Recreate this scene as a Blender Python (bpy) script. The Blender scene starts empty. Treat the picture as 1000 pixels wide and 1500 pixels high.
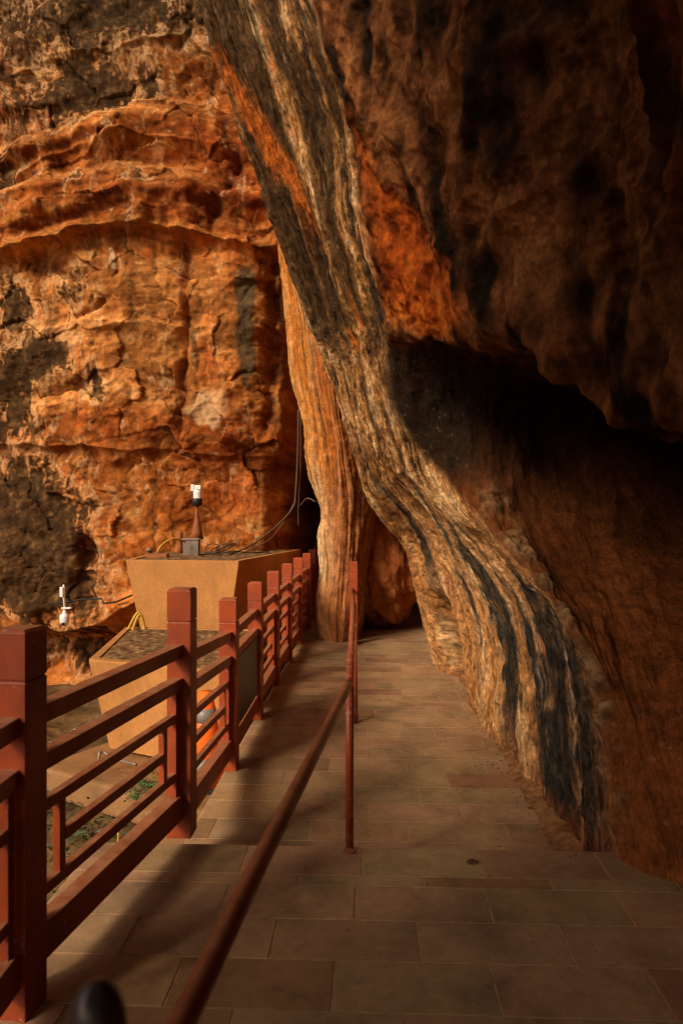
import bpy, bmesh, math, random
import numpy as np
from mathutils import Vector, Matrix

R = math.radians
random.seed(7)
scene = bpy.context.scene
COL = scene.collection

# ------------------------------------------------------------------ camera
cam_d = bpy.data.cameras.new("camera")
cam = bpy.data.objects.new("camera", cam_d)
COL.objects.link(cam)
cam.location = (0, 0, 1.5)
cam.rotation_euler = (R(90), 0, 0)
cam_d.sensor_fit = 'VERTICAL'
cam_d.sensor_height = 36
cam_d.lens = 24
cam_d.shift_y = 7 / 1500
cam_d.clip_start = 0.02
cam_d.clip_end = 2000
cam_d.dof.use_dof = True
cam_d.dof.focus_distance = 5.0
cam_d.dof.aperture_fstop = 3.2
scene.camera = cam

# ------------------------------------------------------------------ light
SUN_DIR = Vector((-0.66, -0.75, 0.64)).normalized()      # towards the sun
SUN_EL = math.asin(SUN_DIR.z)
SUN_AZ = math.atan2(SUN_DIR.x, SUN_DIR.y)
w = bpy.data.worlds.new("World")
scene.world = w
w.use_nodes = True
nt = w.node_tree
nt.nodes.clear()
sky = nt.nodes.new("ShaderNodeTexSky")
sky.sky_type = 'NISHITA'
sky.sun_disc = False
sky.sun_elevation = SUN_EL
sky.sun_rotation = SUN_AZ
sky.dust_density = 10
sky.air_density = 0.25
sky.ozone_density = 0.0
bgn = nt.nodes.new("ShaderNodeBackground")
bgn.inputs[1].default_value = 0.085
wo = nt.nodes.new("ShaderNodeOutputWorld")
nt.links.new(sky.outputs[0], bgn.inputs[0])
nt.links.new(bgn.outputs[0], wo.inputs[0])

sun_d = bpy.data.lights.new("sun", 'SUN')
sun_d.energy = 3.1
sun_d.angle = R(15)
sun_d.color = (1.0, 0.84, 0.64)
sun = bpy.data.objects.new("sun", sun_d)
COL.objects.link(sun)
sun.rotation_euler = (-SUN_DIR).to_track_quat('-Z', 'Y').to_euler()
sun.location = (-8, -6, 8)

scene.view_settings.view_transform = 'Standard'
scene.view_settings.look = 'None'
scene.view_settings.exposure = 0.0
scene.view_settings.gamma = 1
scene.cycles.use_denoising = True
scene.cycles.filter_width = 1.1
scene.cycles.max_bounces = 8
scene.cycles.diffuse_bounces = 3


# ------------------------------------------------------------------ helpers
def at(px, py, Y):
    """point of the place seen at photo pixel (px, py), Y metres ahead"""
    return ((px - 500) / 1000 * Y, Y, 1.5 - (py - 757) / 1000 * Y)


def tag(o, label=None, cat=None, group=None, kind=None):
    if label: o['label'] = label
    if cat: o['category'] = cat
    if group: o['group'] = group
    if kind: o['kind'] = kind
    return o


def empty(name, loc=(0, 0, 0), rz=0):
    o = bpy.data.objects.new(name, None)
    COL.objects.link(o)
    o.location = loc
    o.rotation_euler = (0, 0, rz)
    o.empty_display_size = 0.1
    return o


def link_bm(name, bm, mat, parent=None, smooth=False, loc=None, rot=None):
    me = bpy.data.meshes.new(name)
    bmesh.ops.recalc_face_normals(bm, faces=bm.faces)
    bm.to_mesh(me)
    bm.free()
    if smooth:
        me.polygons.foreach_set('use_smooth', [True] * len(me.polygons))
    me.materials.append(mat)
    o = bpy.data.objects.new(name, me)
    COL.objects.link(o)
    if parent: o.parent = parent
    if loc: o.location = loc
    if rot: o.rotation_euler = rot
    return o


def box(bm, x0, x1, y0, y1, z0, z1, M=None, bev=0.0, inset_top=0.0):
    vs = []
    for z, i in ((z0, 0), (z1, inset_top)):
        for x, y in ((x0 + i, y0 + i), (x1 - i, y0 + i), (x1 - i, y1 - i), (x0 + i, y1 - i)):
            vs.append(bm.verts.new((x, y, z)))
    fs = [bm.faces.new([vs[k] for k in q]) for q in
          ((3, 2, 1, 0), (4, 5, 6, 7), (0, 1, 5, 4), (1, 2, 6, 5), (2, 3, 7, 6), (3, 0, 4, 7))]
    if bev > 0:
        es = list({e for f in fs for e in f.edges})
        r = bmesh.ops.bevel(bm, geom=es, offset=bev, segments=2, affect='EDGES', profile=0.6)
        vs = list({v for f in r['faces'] for v in f.verts} | {v for v in vs if v.is_valid})
    if M is not None:
        bmesh.ops.transform(bm, matrix=M, verts=[v for v in vs if v.is_valid])
    return vs


def tube(bm, pts, r, seg=10, cap=True):
    pts = [Vector(p) for p in pts]
    rs = r if isinstance(r, (list, tuple)) else [r] * len(pts)
    rings = []
    up = Vector((0, 0, 1))
    prev = None
    for i, p in enumerate(pts):
        t = (pts[min(i + 1, len(pts) - 1)] - pts[max(i - 1, 0)]).normalized()
        if prev is None:
            a = t.cross(up)
            if a.length < 1e-3: a = t.cross(Vector((1, 0, 0)))
            a.normalize()
        else:
            a = (prev - t * prev.dot(t)).normalized()
        prev = a
        b = t.cross(a)
        rings.append([bm.verts.new(p + (a * math.cos(k * 2 * math.pi / seg) + b * math.sin(k * 2 * math.pi / seg)) * rs[i])
                      for k in range(seg)])
    for A_, B_ in zip(rings, rings[1:]):
        for k in range(seg):
            bm.faces.new((A_[k], A_[(k + 1) % seg], B_[(k + 1) % seg], B_[k]))
    if cap:
        bm.faces.new(rings[0][::-1])
        bm.faces.new(rings[-1])


def lathe(bm, prof, c=(0, 0, 0), seg=20, M=None):
    """prof: list of (radius, z)"""
    rings = []
    allv = []
    for r, z in prof:
        ring = [bm.verts.new((c[0] + max(r, 1e-4) * math.cos(k * 2 * math.pi / seg),
                              c[1] + max(r, 1e-4) * math.sin(k * 2 * math.pi / seg), c[2] + z)) for k in range(seg)]
        rings.append(ring)
        allv += ring
    for A_, B_ in zip(rings, rings[1:]):
        for k in range(seg):
            bm.faces.new((A_[k], A_[(k + 1) % seg], B_[(k + 1) % seg], B_[k]))
    bm.faces.new(rings[0][::-1])
    bm.faces.new(rings[-1])
    if M is not None:
        bmesh.ops.transform(bm, matrix=M, verts=allv)


def crom(pts, n=8):
    """smooth curve through points"""
    P = [Vector(p) for p in pts]
    out = []
    for i in range(len(P) - 1):
        p0, p1, p2, p3 = P[max(i - 1, 0)], P[i], P[i + 1], P[min(i + 2, len(P) - 1)]
        for k in range(n):
            t = k / n
            out.append(0.5 * ((2 * p1) + (p2 - p0) * t + (2 * p0 - 5 * p1 + 4 * p2 - p3) * t * t + (3 * p1 - p0 - 3 * p2 + p3) * t ** 3))
    out.append(P[-1])
    return out


# ---- numpy noise
def _hash(ix, iy, iz, s):
    h = (ix * 374761393 + iy * 668265263 + iz * 2147483647 + s * 974711) & 0xffffffff
    h = ((h ^ (h >> 13)) * 1274126177) & 0xffffffff
    h = ((h ^ (h >> 16)) * 2246822519) & 0xffffffff
    return h ^ (h >> 15)


def pnoise(x, y, z=None, seed=0):
    x = np.asarray(x, np.float64); y = np.asarray(y, np.float64)
    z = np.zeros_like(x) if z is None else np.asarray(z, np.float64)
    x, y, z = np.broadcast_arrays(x, y, z)
    fx, fy, fz = np.floor(x), np.floor(y), np.floor(z)
    ix, iy, iz = fx.astype(np.int64), fy.astype(np.int64), fz.astype(np.int64)
    x, y, z = x - fx, y - fy, z - fz
    f = lambda t: t * t * t * (t * (t * 6 - 15) + 10)
    u, v, q = f(x), f(y), f(z)

    def g(dx, dy, dz):
        h = _hash(ix + dx, iy + dy, iz + dz, seed)
        a = (h & 1023) / 1023 * 2 - 1
        b = ((h >> 10) & 1023) / 1023 * 2 - 1
        c = ((h >> 20) & 1023) / 1023 * 2 - 1
        return a * (x - dx) + b * (y - dy) + c * (z - dz)
    L = lambda a, b, t: a + (b - a) * t
    return L(L(L(g(0, 0, 0), g(1, 0, 0), u), L(g(0, 1, 0), g(1, 1, 0), u), v),
             L(L(g(0, 0, 1), g(1, 0, 1), u), L(g(0, 1, 1), g(1, 1, 1), u), v), q) * 1.25


def fbm(x, y, z=None, oct=4, seed=0, gain=0.5, ridged=False):
    s = 0; a = 1; tot = 0
    z = np.zeros_like(x) if z is None else z
    for o in range(oct):
        f = 2.03 ** o
        n = pnoise(x * f + o * 7.1, y * f + o * 3.7, z * f + o * 5.3, seed + o)
        if ridged: n = 1 - 2 * np.abs(n)
        s = s + n * a
        tot += a
        a *= gain
    return s / tot


def cells(x, y, seed=0):
    """Worley cells: slanted facet height, and distance to the border"""
    ix, iy = np.floor(x).astype(np.int64), np.floor(y).astype(np.int64)
    f1 = np.full(x.shape, 9.0); f2 = np.full(x.shape, 9.0); h = np.zeros(x.shape)
    for dx in (-1, 0, 1):
        for dy in (-1, 0, 1):
            k = _hash(ix + dx, iy + dy, ix * 0, seed)
            px_, py_ = ix + dx + (k & 1023) / 1023, iy + dy + ((k >> 10) & 1023) / 1023
            k2 = _hash(ix + dx, iy + dy, ix * 0 + 5, seed + 3)
            hh = ((k2 & 1023) / 1023 - 0.5) + ((k2 >> 10 & 1023) / 1023 - 0.5) * (x - px_) * 1.6 + ((k2 >> 20 & 1023) / 1023 - 0.5) * (y - py_) * 1.6
            d_ = np.hypot(x - px_, y - py_)
            near = d_ < f1
            f2 = np.where(near, f1, np.minimum(f2, d_))
            h = np.where(near, hh, h)
            f1 = np.where(near, d_, f1)
    return h, f2 - f1


def ss(a, b, x):
    t = np.clip((x - a) / (b - a), 0, 1)
    return t * t * (3 - 2 * t)


def ramp(t, stops):
    xs = [s[0] for s in stops]
    return np.stack([np.interp(t, xs, [s[1][k] for s in stops]) for k in range(3)], -1)


def mix(c, col, m):
    m = np.clip(m, 0, 1)[..., None]
    return c * (1 - m) + np.asarray(col) * m


def bump2(a, b, ca, cb, ra, rb):
    return np.exp(-(((a - ca) / ra) ** 2 + ((b - cb) / rb) ** 2))


def cubic_axis(P, subs):
    """Catmull-Rom through P along axis 0, subs[i] samples per segment; returns samples and their parameter"""
    n = P.shape[0]
    out, par = [], []
    for i in range(n - 1):
        p0, p1, p2, p3 = P[max(i - 1, 0)], P[i], P[i + 1], P[min(i + 2, n - 1)]
        d1 = (p2 - p0) / 2; d2 = (p3 - p1) / 2
        seg = np.linalg.norm(p2 - p1, axis=-1, keepdims=True) + 1e-6
        for d in (d1, d2):
            l = np.linalg.norm(d, axis=-1, keepdims=True) + 1e-9
            d *= np.minimum(1, 1.3 * seg / l)
        for k in range(subs[i]):
            t = k / subs[i]
            h00 = 2 * t ** 3 - 3 * t * t + 1; h10 = t ** 3 - 2 * t * t + t
            h01 = -2 * t ** 3 + 3 * t * t; h11 = t ** 3 - t * t
            out.append(h00 * p1 + h10 * d1 + h01 * p2 + h11 * d2)
            par.append(i + t)
    out.append(P[-1]); par.append(n - 1)
    return np.array(out), np.array(par)


def grid_normals(P, sign):
    du = np.gradient(P, axis=1); dv = np.gradient(P, axis=0)
    n = np.cross(du, dv) * sign
    return n / (np.linalg.norm(n, axis=-1, keepdims=True) + 1e-9)


def grid_mesh(name, P, C, mat, parent=None, flip=False, kind=None, flow=None):
    nv, nu = P.shape[:2]
    me = bpy.data.meshes.new(name)
    idx = np.arange(nv * nu).reshape(nv, nu)
    q = np.stack([idx[:-1, :-1], idx[1:, :-1], idx[1:, 1:], idx[:-1, 1:]], -1).reshape(-1, 4)
    if flip: q = q[:, ::-1]
    me.vertices.add(nv * nu)
    me.vertices.foreach_set('co', P.astype(np.float32).ravel())
    me.loops.add(q.size)
    me.loops.foreach_set('vertex_index', q.astype(np.int32).ravel())
    me.polygons.add(len(q))
    me.polygons.foreach_set('loop_start', np.arange(0, q.size, 4, dtype=np.int32))
    me.polygons.foreach_set('loop_total', np.full(len(q), 4, np.int32))
    me.update(calc_edges=True)
    me.polygons.foreach_set('use_smooth', np.ones(len(q), bool))
    if C is not None:
        ca = me.color_attributes.new('pigment', 'FLOAT_COLOR', 'POINT')
        c4 = np.ones((nv * nu, 4), np.float32)
        c4[:, :3] = np.clip(C.reshape(-1, 3), 0.002, 1)
        ca.data.foreach_set('color', c4.ravel())
    if flow is not None:
        fa = me.attributes.new('flow', 'FLOAT_VECTOR', 'POINT')
        fa.data.foreach_set('vector', flow.astype(np.float32).ravel())
    me.materials.append(mat)
    o = bpy.data.objects.new(name, me)
    COL.objects.link(o)
    if parent: o.parent = parent
    if kind: o['kind'] = kind
    return o


# ------------------------------------------------------------------ materials
def new_mat(name):
    m = bpy.data.materials.new(name)
    m.use_nodes = True
    t = m.node_tree
    b = t.nodes['Principled BSDF']
    return m, t, b


def nd(t, typ, **kw):
    n = t.nodes.new(typ)
    for k, v in kw.items(): setattr(n, k, v)
    return n


def noise_node(t, scale, detail=6, rough=0.6, vec=None, distort=0.0):
    n = nd(t, 'ShaderNodeTexNoise')
    n.inputs['Scale'].default_value = scale
    n.inputs['Detail'].default_value = detail
    n.inputs['Roughness'].default_value = rough
    n.inputs['Distortion'].default_value = distort
    if vec is not None: t.links.new(vec, n.inputs['Vector'])
    return n


def cramp(t, src, stops):
    r = nd(t, 'ShaderNodeValToRGB')
    e = r.color_ramp.elements
    while len(e) < len(stops): e.new(0.5)
    for i, (p, c) in enumerate(stops):
        e[i].position = p
        e[i].color = (c[0], c[1], c[2], 1) if not isinstance(c, (int, float)) else (c, c, c, 1)
    t.links.new(src, r.inputs[0])
    return r


def mixc(t, fac, a, b, typ='MIX'):
    m = nd(t, 'ShaderNodeMix', data_type='RGBA', blend_type=typ)
    for sock, v in ((m.inputs[0], fac), (m.inputs[6], a), (m.inputs[7], b)):
        if hasattr(v, 'links'): t.links.new(v, sock)
        elif isinstance(v, (int, float)): sock.default_value = v
        else: sock.default_value = (v[0], v[1], v[2], 1)
    return m.outputs[2]


def bump(t, b, h, strength, dist, prev=None):
    n = nd(t, 'ShaderNodeBump')
    n.inputs['Strength'].default_value = strength
    n.inputs['Distance'].default_value = dist
    t.links.new(h, n.inputs['Height'])
    if prev is not None: t.links.new(prev, n.inputs['Normal'])
    t.links.new(n.outputs[0], b.inputs['Normal'])
    return n.outputs[0]


def rock_mat(name, grain=1.0, spec=0.06, rough=0.9, k=0.55, flow=False):
    m, t, b = new_mat(name)
    tc = nd(t, 'ShaderNodeTexCoord')
    at_ = nd(t, 'ShaderNodeVertexColor', layer_name='pigment')
    n1 = noise_node(t, 9, 8, 0.65, tc.outputs['Object'])
    n2 = noise_node(t, 38, 8, 0.75, tc.outputs['Object'])
    r1 = cramp(t, n1.outputs[0], [(0.28, 0.55), (0.5, 1.0), (0.72, 1.35)])
    r2 = cramp(t, n2.outputs[0], [(0.3, 1 - k), (0.5, 1.0), (0.7, 1 + 0.85 * k)])
    c = mixc(t, 1.0, at_.outputs[0], r1.outputs[0], 'MULTIPLY')
    c = mixc(t, 0.8, c, r2.outputs[0], 'MULTIPLY')
    # small pits
    v = nd(t, 'ShaderNodeTexVoronoi')
    v.inputs['Scale'].default_value = 14
    t.links.new(tc.outputs['Object'], v.inputs['Vector'])
    pit = cramp(t, v.outputs['Distance'], [(0.05, 0.45), (0.12, 1.0)])
    pm = noise_node(t, 2.3, 3, 0.5, tc.outputs['Object'])
    pmr = cramp(t, pm.outputs[0], [(0.52, 0.0), (0.62, 1.0)])
    c = mixc(t, pmr.outputs[0], c, mixc(t, 1.0, c, pit.outputs[0], 'MULTIPLY'))
    p = None
    if flow:
        fa = nd(t, 'ShaderNodeAttribute', attribute_name='flow')
        mul = nd(t, 'ShaderNodeVectorMath', operation='MULTIPLY')
        t.links.new(fa.outputs['Vector'], mul.inputs[0])
        mul.inputs[1].default_value = (1, 1, 0)
        sz = nd(t, 'ShaderNodeSeparateXYZ')
        t.links.new(fa.outputs['Vector'], sz.inputs[0])
        f1 = noise_node(t, 1.0, 9, 0.72, mul.outputs[0], 0.35)
        f2 = noise_node(t, 2.6, 7, 0.75, mul.outputs[0], 0.2)
        rf = cramp(t, f1.outputs[0], [(0.33, 0.18), (0.44, 0.62), (0.52, 1.0), (0.66, 1.55)])
        rf2 = cramp(t, f2.outputs[0], [(0.36, 0.30), (0.47, 1.0), (0.64, 1.35)])
        cf = mixc(t, 1.0, mixc(t, 1.0, c, rf.outputs[0], 'MULTIPLY'), rf2.outputs[0], 'MULTIPLY')
        c = mixc(t, sz.outputs[2], c, cf)
        p = bump(t, b, f1.outputs[0], 0.55, 0.05)
        p = bump(t, b, f2.outputs[0], 0.4, 0.02, p)
    t.links.new(c, b.inputs['Base Color'])
    b.inputs['Roughness'].default_value = rough
    b.inputs['Specular IOR Level'].default_value = spec
    p = bump(t, b, n1.outputs[0], 0.6 * grain, 0.06, p)
    p = bump(t, b, n2.outputs[0], 0.5 * grain, 0.015, p)
    bump(t, b, pit.outputs[0], 0.25 * grain, 0.01, p)
    return m


def paint_mat(name, col, rough=0.42, chips=0.5):
    m, t, b = new_mat(name)
    tc = nd(t, 'ShaderNodeTexCoord')
    geo = nd(t, 'ShaderNodeNewGeometry')
    n1 = noise_node(t, 5, 5, 0.6, geo.outputs['Position'])
    n2 = noise_node(t, 60, 3, 0.5, geo.outputs['Position'])
    r1 = cramp(t, n1.outputs[0], [(0.3, tuple(c * 0.72 for c in col)), (0.55, col), (0.75, tuple(c * 1.18 for c in col))])
    ch = cramp(t, n2.outputs[0], [(0.71, 0.0), (0.725, chips)])
    c = mixc(t, ch.outputs[0], r1.outputs[0], (0.62, 0.5, 0.4))
    bv = nd(t, 'ShaderNodeBevel')
    bv.samples = 4
    bv.inputs['Radius'].default_value = 0.007
    dt = nd(t, 'ShaderNodeVectorMath', operation='DOT_PRODUCT')
    t.links.new(bv.outputs[0], dt.inputs[0])
    t.links.new(geo.outputs['True Normal'], dt.inputs[1])
    ed = cramp(t, dt.outputs['Value'], [(0.86, 1.0), (0.985, 0.0)])
    nw = noise_node(t, 22, 5, 0.7, geo.outputs['Position'])
    nwr = cramp(t, nw.outputs[0], [(0.52, 0.0), (0.60, 0.75)])
    c = mixc(t, mixc(t, 1.0, ed.outputs[0], nwr.outputs[0], 'MULTIPLY'), c, (0.50, 0.30, 0.19))
    sx = nd(t, 'ShaderNodeSeparateXYZ')
    t.links.new(geo.outputs['Normal'], sx.inputs[0])
    upf = cramp(t, sx.outputs[2], [(0.75, 0.0), (0.98, 1.0)])
    n4 = noise_node(t, 18, 5, 0.65, geo.outputs['Position'])
    dn = cramp(t, n4.outputs[0], [(0.35, 0.3), (0.65, 0.8)])
    c = mixc(t, mixc(t, 1.0, upf.outputs[0], dn.outputs[0], 'MULTIPLY'), c, (0.42, 0.21, 0.10))  # up-facing faces lightened: light from above put into the paint colour
    gr = cramp(t, n4.outputs[0], [(0.3, 0.72), (0.6, 1.05)])
    c = mixc(t, 0.7, c, gr.outputs[0], 'MULTIPLY')
    t.links.new(c, b.inputs['Base Color'])
    rr = cramp(t, n1.outputs[0], [(0.3, rough + 0.15), (0.7, rough - 0.05)])
    t.links.new(rr.outputs[0], b.inputs['Roughness'])
    b.inputs['Specular IOR Level'].default_value = 0.4
    n3 = noise_node(t, 140, 2, 0.5, geo.outputs['Position'])
    bump(t, b, n3.outputs[0], 0.12, 0.004)
    return m


def plain_mat(name, col, rough=0.6, metal=0.0, var=0.25, scale=8, bmp=0.2):
    m, t, b = new_mat(name)
    geo = nd(t, 'ShaderNodeNewGeometry')
    n1 = noise_node(t, scale, 6, 0.65, geo.outputs['Position'])
    r1 = cramp(t, n1.outputs[0], [(0.3, tuple(c * (1 - var) for c in col)), (0.7, tuple(min(1, c * (1 + var)) for c in col))])
    t.links.new(r1.outputs[0], b.inputs['Base Color'])
    b.inputs['Roughness'].default_value = rough
    b.inputs['Metallic'].default_value = metal
    b.inputs['Specular IOR Level'].default_value = 0.3
    if bmp: bump(t, b, n1.outputs[0], bmp, 0.01)
    return m


def render_mat(name, col, stain=(0.12, 0.06, 0.025)):
    """painted concrete with weather stains"""
    m, t, b = new_mat(name)
    geo = nd(t, 'ShaderNodeNewGeometry')
    n1 = noise_node(t, 2.2, 6, 0.6, geo.outputs['Position'])
    n2 = noise_node(t, 30, 5, 0.6, geo.outputs['Position'])
    mp = nd(t, 'ShaderNodeMapping')
    mp.inputs['Scale'].default_value = (5, 5, 0.9)
    t.links.new(geo.outputs['Position'], mp.inputs[0])
    n3 = noise_node(t, 1.0, 4, 0.6, mp.outputs[0])
    c = cramp(t, n1.outputs[0], [(0.3, tuple(x * 0.8 for x in col)), (0.7, tuple(x * 1.12 for x in col))]).outputs[0]
    s = cramp(t, n3.outputs[0], [(0.52, 0.0), (0.8, 0.42)])
    c = mixc(t, s.outputs[0], c, stain)
    g = cramp(t, n2.outputs[0], [(0.3, 0.8), (0.7, 1.12)])
    c = mixc(t, 0.7, c, g.outputs[0], 'MULTIPLY')
    t.links.new(c, b.inputs['Base Color'])
    b.inputs['Roughness'].default_value = 0.75
    b.inputs['Specular IOR Level'].default_value = 0.2
    bump(t, b, n2.outputs[0], 0.25, 0.01)
    return m


def tile_mat(name):
    m, t, b = new_mat(name)
    geo = nd(t, 'ShaderNodeNewGeometry')
    at_ = nd(t, 'ShaderNodeVertexColor', layer_name='pigment')
    n1 = noise_node(t, 3.0, 8, 0.65, geo.outputs['Position'], 0.3)
    n2 = noise_node(t, 26, 6, 0.65, geo.outputs['Position'])
    n3 = noise_node(t, 1.1, 5, 0.6, geo.outputs['Position'], 0.5)
    r1 = cramp(t, n1.outputs[0], [(0.28, 0.5), (0.5, 1.0), (0.72, 1.3)])
    r2 = cramp(t, n2.outputs[0], [(0.3, 0.78), (0.7, 1.15)])
    c = mixc(t, 1.0, at_.outputs[0], r1.outputs[0], 'MULTIPLY')
    c = mixc(t, 0.8, c, r2.outputs[0], 'MULTIPLY')
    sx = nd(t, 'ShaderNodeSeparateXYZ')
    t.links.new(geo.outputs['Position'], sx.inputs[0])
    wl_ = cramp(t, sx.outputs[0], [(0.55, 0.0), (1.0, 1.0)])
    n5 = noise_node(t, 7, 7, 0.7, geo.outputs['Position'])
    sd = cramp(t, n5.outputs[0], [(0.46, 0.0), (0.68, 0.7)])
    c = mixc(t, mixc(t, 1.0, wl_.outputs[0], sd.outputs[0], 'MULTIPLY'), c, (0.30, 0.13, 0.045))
    st = cramp(t, n3.outputs[0], [(0.56, 0.0), (0.72, 0.5)])
    c = mixc(t, st.outputs[0], c, (0.16, 0.082, 0.04))
    t.links.new(c, b.inputs['Base Color'])
    rr = cramp(t, n1.outputs[0], [(0.3, 0.78), (0.7, 0.55)])
    t.links.new(rr.outputs[0], b.inputs['Roughness'])
    b.inputs['Specular IOR Level'].default_value = 0.28
    p = bump(t, b, n2.outputs[0], 0.3, 0.006)
    bump(t, b, n1.outputs[0], 0.15, 0.02, p)
    return m


M_CLIFF = rock_mat('cliff_rock', 0.42, k=0.36)
M_CAVE = rock_mat('cave_rock', 0.55, flow=True)
M_FIN = rock_mat('fin_rock', 0.4, flow=True)
M_BOULDER = rock_mat('boulder_rock', 0.6)
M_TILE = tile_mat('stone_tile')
M_GROUT = plain_mat('grout', (0.44, 0.27, 0.125), 0.9, var=0.4, scale=20)
M_RED = paint_mat('red_paint', (0.37, 0.062, 0.014))
M_PIPE = paint_mat('pipe_paint', (0.34, 0.055, 0.016), 0.34, 0.35)
M_TAN = render_mat('tan_render', (0.50, 0.22, 0.062))
M_SOIL = plain_mat('soil', (0.11, 0.06, 0.03), 0.95, var=0.7, scale=25, bmp=0.8)
M_WHITE = plain_mat('white_plastic', (0.8, 0.76, 0.7), 0.35, var=0.04)
M_BLACK = plain_mat('black_plastic', (0.018, 0.015, 0.013), 0.5, var=0.2)
M_DARKPIPE = plain_mat('dark_conduit', (0.035, 0.024, 0.017), 0.5, var=0.3)
M_GREYBOX = plain_mat('grey_metal', (0.23, 0.17, 0.13), 0.45, 0.3, var=0.2)
M_YELLOW = plain_mat('yellow_hose', (0.5, 0.27, 0.03), 0.45, var=0.2)
M_ORANGE = plain_mat('cone_orange', (0.95, 0.15, 0.012), 0.45, var=0.08)
M_BAND = plain_mat('cone_band', (0.22, 0.19, 0.16), 0.35, var=0.12)
M_BOARD = plain_mat('dark_board', (0.05, 0.047, 0.036), 0.35, var=0.6, scale=14)
M_BROWNMETAL = plain_mat('rusty_metal', (0.27, 0.085, 0.022), 0.7, var=0.4)
M_ROOT = plain_mat('root_bark', (0.10, 0.058, 0.028), 0.9, var=0.4, scale=30)
M_LEAF = plain_mat('leaf_green', (0.045, 0.055, 0.016), 0.55, var=0.6, scale=6, bmp=0)
M_FERN = plain_mat('fern_green', (0.07, 0.15, 0.05), 0.5, var=0.4, scale=9, bmp=0)
M_DEAD = plain_mat('dead_leaf', (0.12, 0.06, 0.025), 0.8, var=0.5, scale=30)
M_KERB = render_mat('kerb_stone', (0.29, 0.145, 0.055), (0.05, 0.03, 0.015))
M_DARKMETAL = plain_mat('dark_metal', (0.11, 0.085, 0.075), 0.3, 0.5, var=0.3)

# ------------------------------------------------------------------ cliff wall on the far side (behind the planters)
S = 0.0098


def curve(a, pts):
    return np.interp(a, [p[0] for p in pts], [p[1] for p in pts])


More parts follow.
